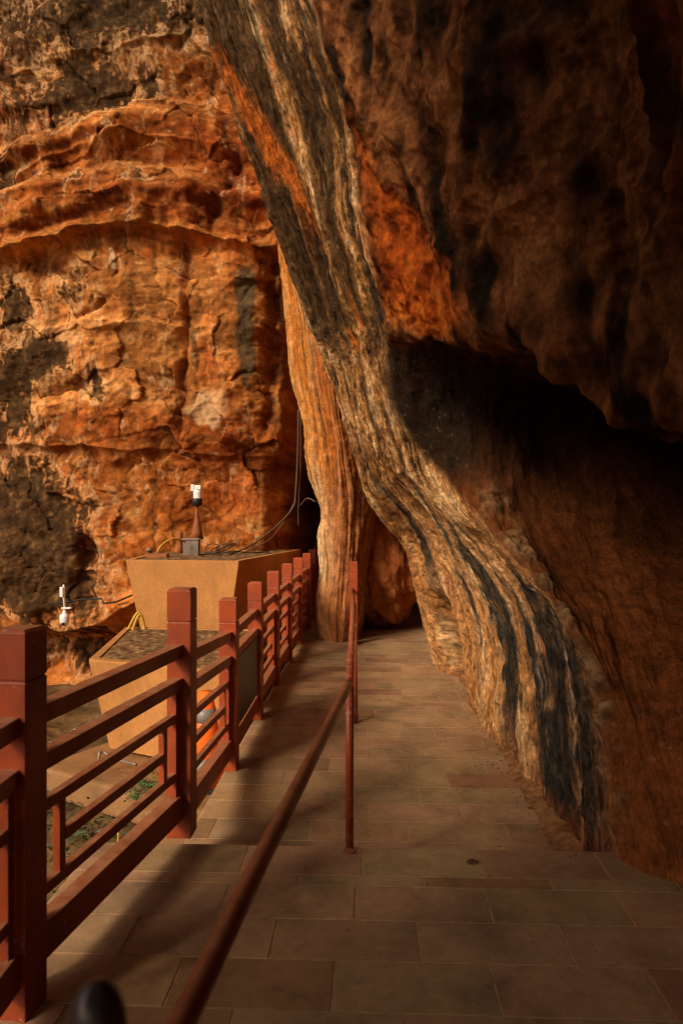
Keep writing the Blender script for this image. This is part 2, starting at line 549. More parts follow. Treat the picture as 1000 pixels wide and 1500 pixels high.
def build_cliff():
    av = np.concatenate([np.linspace(-900, -40, 90), np.linspace(-38, 470, 430), np.linspace(472, 1000, 110)])
    bv = np.concatenate([np.linspace(-900, -20, 120), np.linspace(-18, 960, 720), np.linspace(962, 1250, 100)])
    a, b = np.meshgrid(av, bv)
    X = (a - 500) * S
    Z = 1.5 - (b - 757) * S
    # domain warp (in the units of the strata lines)
    wa = a + 24 * fbm(a / 90, b / 75, oct=4, seed=3) + 9 * fbm(a / 30, b / 34, oct=3, seed=4)
    wb = b + 13 * fbm(a / 80, b / 70, oct=4, seed=9) + 5 * fbm(a / 26, b / 26, oct=3, seed=19)
    wl = b + 12 * fbm(a / 95, b / 95, oct=2, seed=9) + 3.0 * fbm(a / 30, b / 30, oct=3, seed=19)
    brk = 0.35 + 1.3 * ss(-0.35, 0.45, fbm(a / 60, b / 60, oct=3, seed=8))
    d = 0.34 * fbm(a / 210, b / 170, oct=3, seed=11) + 0.12 * fbm(a / 70, b / 55, oct=4, seed=12)

    def ledge(pts, amp, up=60, dn=25, a0=-9999, a1=9999, fade=40):
        """rock above the line juts out by amp and is undercut below it (amp < 0: a shelf that sticks out below)"""
        t = wl - curve(wa, pts)
        m = ss(a0 - fade, a0 + fade, a) * (1 - ss(a1 - fade, a1 + fade, a))
        m = m * (0.45 + 0.55 * brk)
        sh = 11.0
        if amp > 0:
            p = np.where(t < 0, amp * np.exp(t / up), amp * np.exp(-t / sh) * 1.0 - amp * 0.6 * np.exp(-t / dn) * (1 - np.exp(-t / sh)))
        else:
            A_ = -amp
            p = np.where(t > 0, A_ * np.exp(-t / up), A_ * np.exp(t / 7.0) - A_ * 0.7 * np.exp(t / dn) * (1 - np.exp(t / 7.0)))
        return p * m, t, m

    L0 = [(-200, 95), (60, 85), (120, 72), (180, 66), (230, 52), (300, 22), (400, 10)]
    L1 = [(-200, 420), (-60, 300), (0, 245), (40, 205), (90, 180), (150, 160), (240, 148), (330, 160), (460, 180)]
    L1b = [(-200, 440), (0, 290), (60, 240), (110, 215), (190, 200), (260, 205), (330, 225)]
    L2 = [(-200, 460), (-30, 320), (30, 285), (80, 258), (130, 245), (210, 240), (260, 255), (330, 280)]
    L4 = [(-200, 430), (0, 372), (45, 368), (110, 352), (180, 334), (280, 345), (370, 366), (460, 372)]
    L5 = [(-200, 560), (0, 520), (50, 492), (130, 472), (270, 480), (400, 500)]
    L6 = [(-200, 620), (0, 602), (60, 592), (110, 588), (180, 560), (270, 600)]
    L7 = [(-200, 650), (0, 653), (100, 655), (200, 660), (270, 664), (420, 668), (470, 670)]
    L8 = [(-200, 850), (0, 878), (50, 905), (100, 918), (160, 908), (200, 885), (260, 850)]
    dd, t0, m0 = ledge(L0, 0.10, 60, 26, 60, 330); d += dd
    dd, t1, m1 = ledge(L1, -0.16, 60, 20, -300, 340); d += dd
    dd, t1b, m1b = ledge(L1b, 0.10, 20, 16, 20, 280); d += dd
    dd, t2, m2 = ledge(L2, -0.13, 50, 18, -300, 290); d += dd
    dd, t4, m4 = ledge(L4, 0.30, 55, 22, -300, 480); d += dd
    dd, t5, m5 = ledge(L5, -0.08, 60, 14, -300, 300); d += dd
    dd, t6, m6 = ledge(L6, -0.06, 50, 12, -300, 270); d += dd
    dd, t7, m7 = ledge(L7, 0.10, 70, 18, -300, 480); d += dd
    dd, t8, m8 = ledge(L8, 0.35, 90, 40, -300, 260); d += dd

    def crack(pts, depth, wdt):
        """pts (b, a) along the crack"""
        b0, b1 = pts[0][0], pts[-1][0]
        c = np.interp(wb, [p[0] for p in pts], [p[1] for p in pts])
        m = ss(b0 - 20, b0 + 10, b) * (1 - ss(b1 - 20, b1 + 20, b))
        return np.exp(-np.abs((wa - c) / (wdt * (0.6 + 0.6 * brk))) ** 1.2) * depth * m * np.clip(brk, 0.25, 1.2)
    k1 = crack([(355, 272), (420, 276), (500, 274), (600, 268), (650, 272)], 0.13, 8)
    k2 = crack([(205, 352), (260, 335), (300, 322), (352, 314)], 0.15, 11)
    k3 = crack([(380, 402), (450, 412), (560, 398), (640, 392)], 0.28, 12)
    k4 = crack([(40, 262), (90, 268), (140, 262)], 0.05, 7)
    k5 = crack([(400, 95), (440, 160), (470, 120)], 0.06, 4)
    d -= k1 + k2 + k3 + k4 + k5
    # the jutting block right of the crack, blocks left of it
    d += 0.34 * bump2(wa, wb, 340, 500, 62, 170) * (1 - ss(640, 668, wb)) * ss(360, 385, wb)
    d += 0.14 * bump2(wa, wb, 130, 425, 48, 48) + 0.10 * bump2(wa, wb, 225, 440, 45, 60)
    d += 0.12 * bump2(wa, wb, 200, 560, 70, 50)
    d += 0.20 * bump2(wa, wb, 60, 780, 120, 90)
    d += 0.20 * bump2(wa, wb, 225, 300, 120, 34)
    d -= 0.30 * bump2(wa, wb, 140, 805, 14, 22)
    # scalloped breaks on the blocks
    sc = fbm(wa / 38, wb / 30, oct=3, seed=31, ridged=True)
    d += 0.035 * sc * ss(340, 400, b) * (1 - ss(640, 700, b))
    rough_lichen = ss(-0.1, 0.25, fbm(a / 45, b / 30, oct=3, seed=41) + 0.9 * bump2(a, b, 40, 780, 110, 110) - 0.25)
    d += 0.032 * rough_lichen * fbm(a / 12, b / 7, oct=4, seed=42)
    d += 0.035 * fbm(wa / 55, wb / 40, oct=2, seed=43, ridged=True) + 0.010 * fbm(a / 16, b / 14, oct=3, seed=45) + 0.003 * fbm(a / 6, b / 6, oct=2, seed=44)
    # soft rolling strata in the upper half, thin fractures
    up_m = (1 - ss(330, 372, wl)) * ss(120, 170, wl)
    tt = wl - curve(a, L4)
    d += up_m * (0.055 * np.sin(tt / 13.5 + 1.2 * fbm(a / 80, b / 80, oct=2, seed=46)) + 0.03 * np.sin(tt / 6.1 + a / 60))
    fr = fbm(wa / 48, wb / 34, oct=3, seed=47, ridged=True)
    frac = ss(0.80, 0.95, fr) * ss(0.0, 0.3, fbm(a / 75, b / 75, oct=2, seed=48) + 0.12)
    d -= 0.016 * frac
    h1, e1 = cells((wa + 8 * fbm(a / 18, b / 18, oct=3, seed=36)) / 62, (wb + 8 * fbm(a / 18, b / 18, oct=3, seed=37)) / 46, 21)
    h2, e2 = cells((wa + 4 * fbm(a / 9, b / 9, oct=2, seed=34)) / 25, (wb + 4 * fbm(a / 9, b / 9, oct=2, seed=35)) / 17, 22)
    fm = ss(-0.25, 0.15, fbm(a / 80, b / 80, oct=2, seed=33))
    d += 0.065 * h1 * (0.3 + 0.7 * fm) + 0.010 * h2 * fm
    edge_ = (1 - ss(0.0, 0.07, e1)) * ss(0.0, 0.3, fbm(a / 35, b / 35, oct=2, seed=32) + 0.05)
    d -= 0.012 * edge_
    # foot of the cliff under the dark lip
    d -= 0.25 * ss(918, 945, b) * (1 - ss(965, 1010, b)) * (1 - ss(150, 230, a))
    Y = 9.9 - d * 1.15
    Y = Y + 3.6 * ss(405, 475, a + 8 * fbm(b / 60, b * 0, oct=2, seed=5))            # falls back into the cleft
    Y = Y + 0.9 * ss(655, 700, b) * ss(380, 430, a)
    Y = Y - 1.2 * ss(0, -700, a) * 2.0
    Y = Y + 0.06 * np.clip(-Z + 8, -20, 0) * -0.3
    P = np.stack([X, Y, Z], -1)

    # ---- pigment
    tone = 0.5 + 0.55 * fbm(wa / 160, wb / 38, oct=5, seed=51) + 0.5 * fbm(wa / 26, wb / 30, oct=5, seed=52)
    C = ramp(tone, [(0.05, (0.19, 0.05, 0.013)), (0.35, (0.36, 0.115, 0.026)), (0.58, (0.46, 0.19, 0.058)), (0.8, (0.58, 0.34, 0.15)), (1.0, (0.64, 0.44, 0.24))])
    # upper reaches redder, the middle blocks tan
    tan = ss(365, 395, wb) * (1 - ss(590, 630, wb)) * (0.55 + 0.5 * fbm(a / 50, b / 50, oct=3, seed=53))
    C = mix(C, (0.44, 0.23, 0.085), tan * 0.75)
    red = bump2(wa, wb, 330, 240, 70, 120) + bump2(wa, wb, 225, 305, 130, 30) + bump2(wa, wb, 190, 625, 140, 30) + bump2(wa, wb, 330, 700, 70, 60) + bump2(wa, wb, 305, 530, 16, 40)
    C = mix(C, (0.34, 0.082, 0.016), red * (0.75 + 0.6 * fbm(a / 30, b / 30, oct=3, seed=57)))
    # drips below the shelves
    drip = fbm(wa / 8, b / 130, oct=3, seed=54)
    C = mix(C, (0.56, 0.35, 0.17), ss(0.18, 0.5, drip) * (ss(360, 380, b) * (1 - ss(560, 600, b)) * 0.5 + ss(665, 690, b) * 0.3))
    C = mix(C, (0.07, 0.04, 0.02), ss(0.15, 0.45, -drip) * (ss(660, 690, b) * 0.45 + (1 - ss(150, 260, b)) * 0.5 + 0.1))
    # pale worn edges on the shelves
    for t_, m_, s_, k_ in ((t1, m1, 1, 10), (t2, m2, 1, 11), (t5, m5, 1, 12), (t6, m6, 1, 12), (t0, m0, 1, 9)):
        e = np.exp(-np.abs(t_ - 4) / k_) * m_
        C = mix(C, (0.60, 0.36, 0.16), e * (0.55 + 0.5 * fbm(a / 20, b / 20, oct=2, seed=55)))
    e = np.exp(-np.abs(t4 - 7) / 6) * m4
    C = mix(C, (0.52, 0.27, 0.10), e * 0.5)
    C = mix(C, (0.55, 0.21, 0.06), np.exp(-np.abs(t8 + 10) / 10) * m8 * 0.9)
    C = C * (1 - 0.55 * ss(190, -60, b))[..., None]  # top of the cliff falls into shadow, painted into the colour
    C = mix(C, (0.12, 0.04, 0.012), frac * 0.55)
    C = mix(C, (0.10, 0.035, 0.012), edge_ * 0.35)
    C = C * (1 + 0.30 * h1 + 0.18 * h2 * fm)[..., None]
    seam = fbm(wa / 30, b / 260, oct=4, seed=38)
    C = C * (1 - 0.5 * ss(0.1, 0.45, seam))[..., None]
    g_ = fbm(wa / 11, wb / 9, oct=4, seed=58)
    C = C * (1 + 0.42 * g_ + 0.12 * fbm(a / 4, b / 4, oct=2, seed=59))[..., None]
    cream = ss(0.22, 0.55, fbm(wa / 34, wb / 20, oct=5, seed=60) + 0.25 * g_)
    C = mix(C, (0.58, 0.38, 0.18), cream * 0.5 * ss(-20, 200, b))
    strip = fbm(a / 500, (wl - curve(a, L4)) / 15, oct=3, seed=65)
    C = mix(C, (0.24, 0.055, 0.012), ss(0.05, 0.4, strip) * up_m * 0.7)
    C = mix(C, (0.55, 0.30, 0.11), ss(0.05, 0.4, -strip) * up_m * 0.55)
    C = np.clip(C, 0.004, 1)
    lum = C.mean(-1, keepdims=True)
    C = C * (lum / 0.2) ** 0.75 * np.array((0.72, 0.565, 0.38))
    # black and olive stains, plus painted shade of the top hollow
    n1 = fbm(a / 42, b / 60, oct=5, seed=61)
    n2 = fbm(a / 16, b / 22, oct=4, seed=62)
    st = (1.15 * bump2(wa, wb, 165, 15, 95, 48) + 0.85 * bump2(wa, wb, 110, 120, 36, 52) + 0.95 * bump2(wa, wb, 160, 128, 40, 34)
          + 0.42 * bump2(wa, wb, 20, 40, 70, 90) + 0.42 * bump2(wa, wb, 35, 150, 55, 70) + 0.8 * bump2(wa, wb, 5, 270, 30, 50)
          + 0.9 * bump2(wa, wb, 118, 268, 18, 14) + 0.7 * bump2(wa, wb, 212, 262, 14, 14) + 0.65 * bump2(wa, wb, 220, 120, 18, 30)
          + 1.0 * bump2(wa, wb, 20, 445, 38, 38) + 1.0 * bump2(wa, wb, 62, 520, 55, 32) + 0.8 * bump2(wa, wb, 20, 560, 40, 22)
          + 0.7 * bump2(wa, wb, 110, 440, 22, 30) + 0.8 * bump2(wa, wb, 25, 610, 36, 40)
          + 1.35 * bump2(wa, wb, 30, 760, 95, 85) + 1.1 * bump2(wa, wb, 100, 850, 60, 60) + 0.9 * bump2(wa, wb, 30, 850, 60, 35)
          + 0.75 * bump2(wa, wb, 150, 560, 16, 35) + 0.9 * bump2(wa, wb, 295, 20, 24, 30) + 0.6 * bump2(wa, wb, 30, 955, 80, 22)
          + 0.6 * bump2(wa, wb, 130, 960, 40, 40) + 0.9 * ss(-150, -500, a))
    n4 = fbm(wa / 7, wb / 26, oct=4, seed=64)
    n5 = fbm(wa / 6, wb / 5, oct=3, seed=49)
    stain = ss(0.46, 0.64, st * 0.95 + 0.62 * n1 + 0.62 * n2 + 0.55 * n4 + 0.3 * n5)
    lace = np.exp(-((st * 0.95 + 0.62 * n1 + 0.62 * n2 + 0.55 * n4 + 0.3 * n5 - 0.36) / 0.10) ** 2)
    C = mix(C, (0.62, 0.40, 0.19), lace * 0.45)
    dark = ramp(0.5 + n2 * 1.1 + 0.4 * fbm(a / 7, b / 7, oct=2, seed=63), [(0.2, (0.020, 0.012, 0.006)), (0.6, (0.05, 0.028, 0.011)), (1.0, (0.20, 0.10, 0.035))])
    C = C * (1 - stain[..., None] * 0.93) + dark * stain[..., None] * 0.93
    # the grey green streak on the block
    gs = bump2(wa, wb, 362, 500, 17, 85) + 0.7 * bump2(wa, wb, 368, 420, 18, 40)
    C = mix(C, (0.07, 0.05, 0.026), ss(0.35, 0.75, gs + 0.35 * n2) * 0.9)
    C = mix(C, (0.62, 0.42, 0.22), ss(0.45, 0.7, bump2(wa, wb, 167, 385, 6, 26) + 0.3 * n2) * 0.8)
    C = mix(C, (0.55, 0.34, 0.16), ss(0.4, 0.7, bump2(wa, wb, 310, 600, 36, 34) + 0.5 * n2) * 0.6)
    # deep cleft and cracks, painted darker
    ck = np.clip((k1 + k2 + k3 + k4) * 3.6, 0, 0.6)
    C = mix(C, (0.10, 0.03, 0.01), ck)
    C = mix(C, (0.10, 0.045, 0.02), ss(395, 440, a) * 0.7 * ss(600, 680, b))  # shadow of the cleft put into the colour
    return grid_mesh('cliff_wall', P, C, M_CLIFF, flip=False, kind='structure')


build_cliff()


# ------------------------------------------------------------------ overhanging cave wall on the right
def build_cave():
    Fl = -0.15
    # rows from the top down to the walkway; each column is a flow line of the rock
    def back(p, dx, dy): return (p[0] + dx, p[1] + dy, p[2])
    c1 = [at(120, -800, 5.2), at(245, -170, 5.25), at(295, 0, 5.4), at(352, 180, 5.7), at(408, 340, 6.0), at(462, 480, 6.3), at(480, 540, 6.45),
          at(513, 630, 6.7), at(540, 715, 7.1), at(597, 795, 7.6), at(617, 890, 7.75), at(642, 972, 7.7), (1.09, 7.7, -0.6)]
    c2 = [at(260, -800, 4.9), at(330, -170, 4.9), at(372, 0, 5.05), at(425, 180, 5.25), at(467, 340, 5.5), at(513, 480, 5.75), at(528, 540, 5.9),
          at(548, 630, 6.1), at(578, 705, 6.35), at(650, 800, 6.5), at(690, 900, 6.1), (1.13, 5.6, Fl), (1.13, 5.6, -0.6)]
    c3 = [at(420, -800, 4.3), at(440, -170, 4.2), at(465, 0, 4.3), at(505, 180, 4.55), at(537, 340, 4.85), at(572, 478, 5.15), at(585, 550, 5.4),
          at(612, 640, 5.65), at(640, 715, 5.7), at(715, 805, 5.5), at(765, 925, 4.9), (1.17, 4.15, Fl), (1.17, 4.15, -0.6)]
    c4 = [at(620, -800, 3.3), at(600, -170, 3.3), at(600, 0, 3.45), at(610, 180, 3.7), at(640, 340, 3.95), at(655, 475, 4.15), at(700, 525, 4.9),
          at(705, 630, 5.3), at(715, 748, 5.05), at(785, 850, 4.4), at(868, 985, 3.75), (1.22, 3.02, 0.0), (1.25, 3.0, -0.6)]
    c5 = [at(800, -800, 2.6), at(760, -170, 2.45), at(760, 0, 2.55), at(765, 180, 2.7), at(785, 340, 2.85), at(800, 515, 3.05), at(830, 553, 4.5),
          at(850, 640, 5.4), at(870, 770, 5.1), at(910, 900, 4.2), at(955, 1070, 3.2), (1.40, 2.78, 0.0), (1.42, 2.76, -0.6)]
    c6 = [at(1050, -900, 1.9), at(1000, -170, 1.85), at(1000, 0, 2.0), at(1000, 180, 2.15), at(1000, 370, 2.3), at(1005, 605, 2.5), at(1020, 630, 4.0),
          at(1060, 700, 5.0), at(1080, 800, 4.7), at(1110, 920, 3.7), at(1150, 1080, 2.85), (1.85, 2.5, 0.0), (1.87, 2.5, -0.6)]
    c7 = [(-2.6, 0.2, 7.0), (-2.2, 0.2, 3.5), (-0.8, 0.4, 3.05), (0.0, 0.6, 2.85), (0.7, 0.7, 2.6), (1.3, 0.9, 2.3), (1.9, 1.3, 2.1),
          (2.5, 1.6, 1.7), (2.6, 1.6, 1.3), (2.5, 1.5, 0.9), (2.4, 1.4, 0.4), (2.3, 1.3, 0.0), (2.3, 1.3, -0.6)]  # unseen columns from here on, shaped to keep sun off near floor and wall
    c8 = [(-4.6, -2.0, 7.0), (-4.2, -2.0, 3.0), (-3.2, -1.9, 2.85), (-2.0, -1.8, 2.8), (-0.5, -1.7, 2.7), (1.0, -1.6, 2.5), (1.8, -1.5, 2.2),
          (2.4, -1.5, 1.8), (2.5, -1.5, 1.3), (2.5, -1.5, 0.9), (2.5, -1.5, 0.4), (2.5, -1.5, 0.0), (2.5, -1.5, -0.6)]
    c9 = [(-5.5, -6.0, 7.0), (-5.0, -6.0, 2.9), (-3.6, -6, 2.8), (-2.0, -6, 2.8), (-0.5, -6, 2.7), (1.0, -6, 2.5), (1.8, -6, 2.2),
          (2.4, -6, 1.8), (2.5, -6, 1.3), (2.5, -6, 0.9), (2.5, -6, 0.4), (2.5, -6, 0.0), (2.5, -6, -0.6)]
    c0 = [back(p, 0.55, 0.9) for p in c1]
    cb = [back(p, 1.9, 3.2) for p in c1]
    cc = [back(p, 3.0, 8.0) for p in c1]
    cols = [cc, cb, c0, c1, c2, c3, c4, c5, c6, c7, c8, c9]
    G = np.array(cols, float)                                # (ncol, nrow, 3)
    A1, up = cubic_axis(G, [8, 16, 40, 85, 85, 95, 85, 70, 40, 14, 8])
    A2, vp = cubic_axis(A1.transpose(1, 0, 2), [20, 22, 75, 70, 65, 36, 44, 50, 60, 60, 85, 8])
    P = A2                                                    # (nv, nu, 3)
    U, V = np.meshgrid(up - 2, vp - 1)                        # U=1 silhouette line; V as rows, 0 above the frame, 10 floor
    N = grid_normals(P, -1)
    x, y, z = P[..., 0], P[..., 1], P[..., 2]

    wu = U + 0.10 * fbm(U * 1.6, V * 0.9, oct=3, seed=71) + 0.03 * fbm(x * 4, y * 4, z * 4, oct=3, seed=72)
    lim = np.interp(V, [-1, 2, 3, 4, 4.6, 5.4, 6.1, 6.7, 7.2, 7.8, 10], [3.0, 3.15, 3.1, 2.95, 2.75, 2.6, 2.75, 3.3, 3.8, 3.95, 3.98])
    band = 1 - ss(-0.16, 0.2, wu - lim)
    low = ss(6.7, 8.0, V)
    wq = wu + 0.05 * fbm(U * 5, V * 2.5, oct=4, seed=88)
    g1 = fbm(wq * 4.6, V * 0.45, oct=4, seed=73)
    g2 = fbm(wq * 13.0, V * 1.0, oct=4, seed=74)
    g3 = fbm(wq * 34.0, V * 4.0, oct=4, seed=75)
    chip = fbm(wq * 10.0, V * 2.2, oct=4, seed=89, ridged=True)
    iso = fbm(x * 1.1, y * 1.1, z * 1.1, oct=4, seed=76)
    fine = fbm(x * 7, y * 7, z * 7, oct=4, seed=77)
    fine2 = fbm(x * 22, y * 22, z * 22, oct=3, seed=78)
    crust = ss(-0.25, 0.15, fbm(x * 5, y * 5, z * 5, oct=3, seed=69)) * np.exp(-(np.abs(wu - 4.12 - 0.10 * fbm(V * 2.2, U * 0, oct=3, seed=70)) / 0.20) ** 2.5) * ss(6.4, 7.2, V) * (1 - ss(9.5, 10, V))
    lens_c = np.interp(V, [1.9, 2.3, 2.9, 3.4, 3.9], [3.32, 3.42, 3.62, 3.75, 3.8])
    Vl = V + 0.10 * fbm(x * 4, y * 4, z * 4, oct=4, seed=66)
    lens_w = np.interp(Vl, [1.6, 1.95, 2.4, 2.9, 3.4, 3.75, 4.0, 4.15], [0, 0.05, 0.16, 0.34, 0.54, 0.58, 0.4, 0])
    lens = ss(-0.22, 0.26, lens_w - np.abs(wu - lens_c) + 0.42 * fine + 0.22 * fbm(x * 3, y * 3, z * 3, oct=3, seed=67) - 0.03) * ss(0.0, 0.08, lens_w)
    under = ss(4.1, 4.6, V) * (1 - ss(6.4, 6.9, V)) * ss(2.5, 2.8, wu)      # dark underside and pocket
    d = 0.10 * iso * (0.4 + 0.6 * ss(1.2, 2.2, U))
    d = d + band * (0.095 * g1 + 0.036 * g2 + 0.016 * g3 + 0.022 * chip)
    d = d + (1 - ss(1.0, 1.5, U)) * (V < 9) * (0.06 * fbm(x * 2.2, y * 2.2, z * 2.2, oct=4, seed=68))
    d = d + (1 - band) * (0.05 * fbm(wu * 5, V * 1.2, oct=3, seed=79) + 0.02 * g2 * ss(0, 4, 4.5 - V))
    fold = fbm(wu * 1.9 + V * 0.55, V * 0.9 - wu * 0.3, oct=4, seed=99, ridged=True)
    up_r = (1 - band) * (1 - ss(4.0, 4.4, V))
    d = d + up_r * (0.10 * fold + 0.03 * fbm(x * 5, y * 5, z * 5, oct=4, seed=100, ridged=True))
    d = d + 0.022 * fine + 0.006 * fine2
    d = d + crust * (0.025 + 0.05 * fbm(x * 13, y * 13, z * 13, oct=3, seed=80, ridged=True))
    d = d - 0.07 * lens * (0.6 + 0.2 * fine)
    # second, lower streaked fold with its own toe
    d = d + 0.10 * np.exp(-((wu - 1.35) / 0.12) ** 2) * ss(6.5, 7.5, V) * (1 - ss(9.4, 10, V))
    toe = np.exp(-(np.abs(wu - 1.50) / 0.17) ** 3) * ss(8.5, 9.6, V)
    d = d - 0.55 * toe
    d = np.where(V > 9.9, d * 0.6, d)
    P = P + N * d[..., None]

    # ---- pigment
    s = 0.53 + 1.15 * g1 + 0.95 * g2 + 0.6 * g3 + 0.5 * fbm(x * 1.6, y * 1.6, z * 1.0, oct=4, seed=86)
    Cb = ramp(s, [(0.10, (0.035, 0.026, 0.018)), (0.32, (0.085, 0.045, 0.02)), (0.48, (0.28, 0.13, 0.042)), (0.62, (0.45, 0.20, 0.055)), (0.85, (0.64, 0.42, 0.20))])
    Cl = ramp(0.5 + 0.5 * g1 + 0.35 * g2 + 0.15 * fine, [(0.12, (0.28, 0.09, 0.02)), (0.45, (0.46, 0.20, 0.062)), (0.8, (0.60, 0.36, 0.15))])
    Cb = Cb * (1 - 0.75 * low[..., None]) + Cl * 0.75 * low[..., None]
    vein = np.exp(-(g2 / 0.05) ** 2) * ss(0.0, 0.3, g1)
    Cb = mix(Cb, (0.50, 0.10, 0.012), vein * 0.85 * (1 - low))
    # tongues of bare orange near the top of the edge
    for cu, cv, ru, rv in ((1.45, 2.2, 0.12, 0.55), (1.75, 2.9, 0.07, 0.5), (2.0, 4.3, 0.05, 0.4), (1.3, 1.4, 0.05, 0.4), (2.35, 3.7, 0.05, 0.4)):
        C_ = ss(0.35, 0.6, bump2(wu, V, cu, cv, ru, rv) + 0.25 * g3)
        Cb = mix(Cb, (0.52, 0.13, 0.018), C_ * 0.85)
    tg_w = np.interp(Vl, [1.35, 1.6, 2.1, 2.5, 2.75, 3.6], [0.0, 0.10, 0.19, 0.14, 0.05, 0.0])
    tg = ss(-0.09, 0.10, tg_w - np.abs(wq - np.interp(V, [1.4, 2.0, 2.6, 3.6], [1.26, 1.46, 1.78, 2.02])) + 0.20 * g3 + 0.16 * g2 + 0.16 * fine - 0.02) * ss(0, 0.05, tg_w)
    # dark weathered coat on the outer edge high up
    g0 = fbm(wq * 3.1, V * 0.35, oct=2, seed=96)
    coat = ss(-0.05, 0.35, 1.3 * g0 + 0.5 * g1 + 0.6 * g2 + 0.5 * g3 + 0.4 * fbm(wu * 10, V * 1.3, oct=3, seed=81) + 0.27 - 0.55 * ss(3.6, 5.6, V) - 0.5 * low - 0.35 * ss(2.2, 2.9, wu))
    Cb = mix(Cb, (0.042, 0.021, 0.008), coat * 0.9)
    Cb = mix(Cb, (0.50, 0.33, 0.17), ss(0.25, 0.5, g3 + 0.4 * g2) * 0.5)
    Cb = Cb * (1 - tg[..., None]) + ramp(0.5 + 0.7 * fine + 0.4 * g3, [(0.1, (0.22, 0.04, 0.007)), (0.6, (0.50, 0.12, 0.016)), (1, (0.58, 0.24, 0.06))]) * tg[..., None]
    # charcoal water stripes on the lower flank
    nj = 0.05 * fbm(V * 1.3, wu * 3, oct=3, seed=82)
    for cu, wd, v0, v1 in ((2.62, 0.10, 7.3, 10.3), (3.12, 0.085, 8.2, 10.4), (3.40, 0.13, 7.8, 10.9), (3.78, 0.12, 8.0, 11.0), (2.15, 0.05, 8.0, 9.6), (1.6, 0.05, 6.5, 9), (2.9, 0.03, 7.2, 9), (2.35, 0.03, 6.8, 8.6)):
        w_ = wd * (0.6 + 0.9 * ss(v0, v0 + 1.6, V))
        k = ss(-0.35, 0.35, (w_ - np.abs(wu + nj - cu + 0.04 * np.sin(V * 2.1 + cu * 9))) / w_ + 0.9 * fine + 1.1 * g3) * ss(v0, v0 + 0.5, V) * (1 - ss(v1 - 0.9, v1 + 0.2, V))
        Cb = mix(Cb, (0.032, 0.028, 0.021), k * (0.95 + 0.5 * g3))
        Cb = mix(Cb, (0.62, 0.47, 0.30), np.exp(-((np.abs(wu + nj - cu) - w_ * 1.15) / 0.012) ** 2) * ss(v0, v0 + 0.5, V) * 0.3 * (V < v1))
    Cb = mix(Cb, (0.035, 0.018, 0.009), toe * 0.9)  # shade in the gap beside the toe, painted dark
    Cb = mix(Cb, (0.34, 0.10, 0.03), ss(9.86, 10.0, V + 0.10 * fine) * 0.35)
    # inner rock
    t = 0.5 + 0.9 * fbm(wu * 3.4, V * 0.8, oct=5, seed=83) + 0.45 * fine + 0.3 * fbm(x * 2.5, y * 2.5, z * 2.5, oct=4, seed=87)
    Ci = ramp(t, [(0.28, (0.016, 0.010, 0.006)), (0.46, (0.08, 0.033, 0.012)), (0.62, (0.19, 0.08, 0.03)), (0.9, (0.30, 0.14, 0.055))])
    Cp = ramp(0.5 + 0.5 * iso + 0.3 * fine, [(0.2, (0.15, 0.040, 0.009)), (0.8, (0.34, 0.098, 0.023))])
    pocket_shade = ss(4.2, 4.7, V) * (1 - ss(5.6, 8.0, V + 0.7 * iso))
    Cp = mix(Cp, (0.014, 0.007, 0.004), pocket_shade * 0.97)  # shade of the pocket painted near black into the rock
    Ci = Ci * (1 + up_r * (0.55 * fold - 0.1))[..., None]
    Ci = Ci * (1 - 0.28 * ss(3.6, 4.6, wu))[..., None] * np.array((1.08, 0.92, 0.75))  # right part darkened in the colour, as shade under the overhang
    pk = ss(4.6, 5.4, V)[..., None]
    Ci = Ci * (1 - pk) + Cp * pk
    Ci = mix(Ci, (0.026, 0.015, 0.008), under * (1 - ss(3.6, 4.2, wu)) * (0.85 + 0.5 * fine))  # underside shade painted into the pigment
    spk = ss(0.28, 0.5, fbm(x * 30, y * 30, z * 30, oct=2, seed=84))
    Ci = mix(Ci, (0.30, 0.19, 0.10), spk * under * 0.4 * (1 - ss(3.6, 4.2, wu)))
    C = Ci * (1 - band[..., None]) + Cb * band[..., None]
    cc_ = ramp(0.5 + 0.9 * fbm(x * 17, y * 17, z * 17, oct=3, seed=90), [(0.15, (0.06, 0.03, 0.012)), (0.5, (0.24, 0.125, 0.05)), (0.9, (0.46, 0.30, 0.14))])
    C = C * (1 - 0.9 * crust[..., None]) + cc_ * 0.9 * crust[..., None]
    lc = ramp(0.42 + 0.8 * fine + 0.5 * g2 + 0.2 * ss(3.3, 3.9, V), [(0.1, (0.20, 0.032, 0.005)), (0.5, (0.40, 0.075, 0.008)), (0.95, (0.58, 0.16, 0.02))])
    C = C * (1 - lens[..., None]) + lc * lens[..., None]
    C = mix(C, (0.30, 0.10, 0.04), bump2(wu, V, 5.9, 1.4, 0.25, 0.5) * 0.8)
    # pale salt lines on the near wall foot
    sl = ss(0.12, 0.4, fbm(wu * 6, V * 30 + wu * 5, oct=4, seed=85)) * ss(8.7, 9.1, V) * (1 - ss(9.6, 9.9, V)) * ss(4.6, 5.0, wu)
    C = mix(C, (0.42, 0.24, 0.12), sl * 0.6)
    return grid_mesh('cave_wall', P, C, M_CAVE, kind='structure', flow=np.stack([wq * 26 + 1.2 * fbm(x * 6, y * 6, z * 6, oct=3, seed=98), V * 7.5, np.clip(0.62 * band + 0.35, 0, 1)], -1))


build_cave()


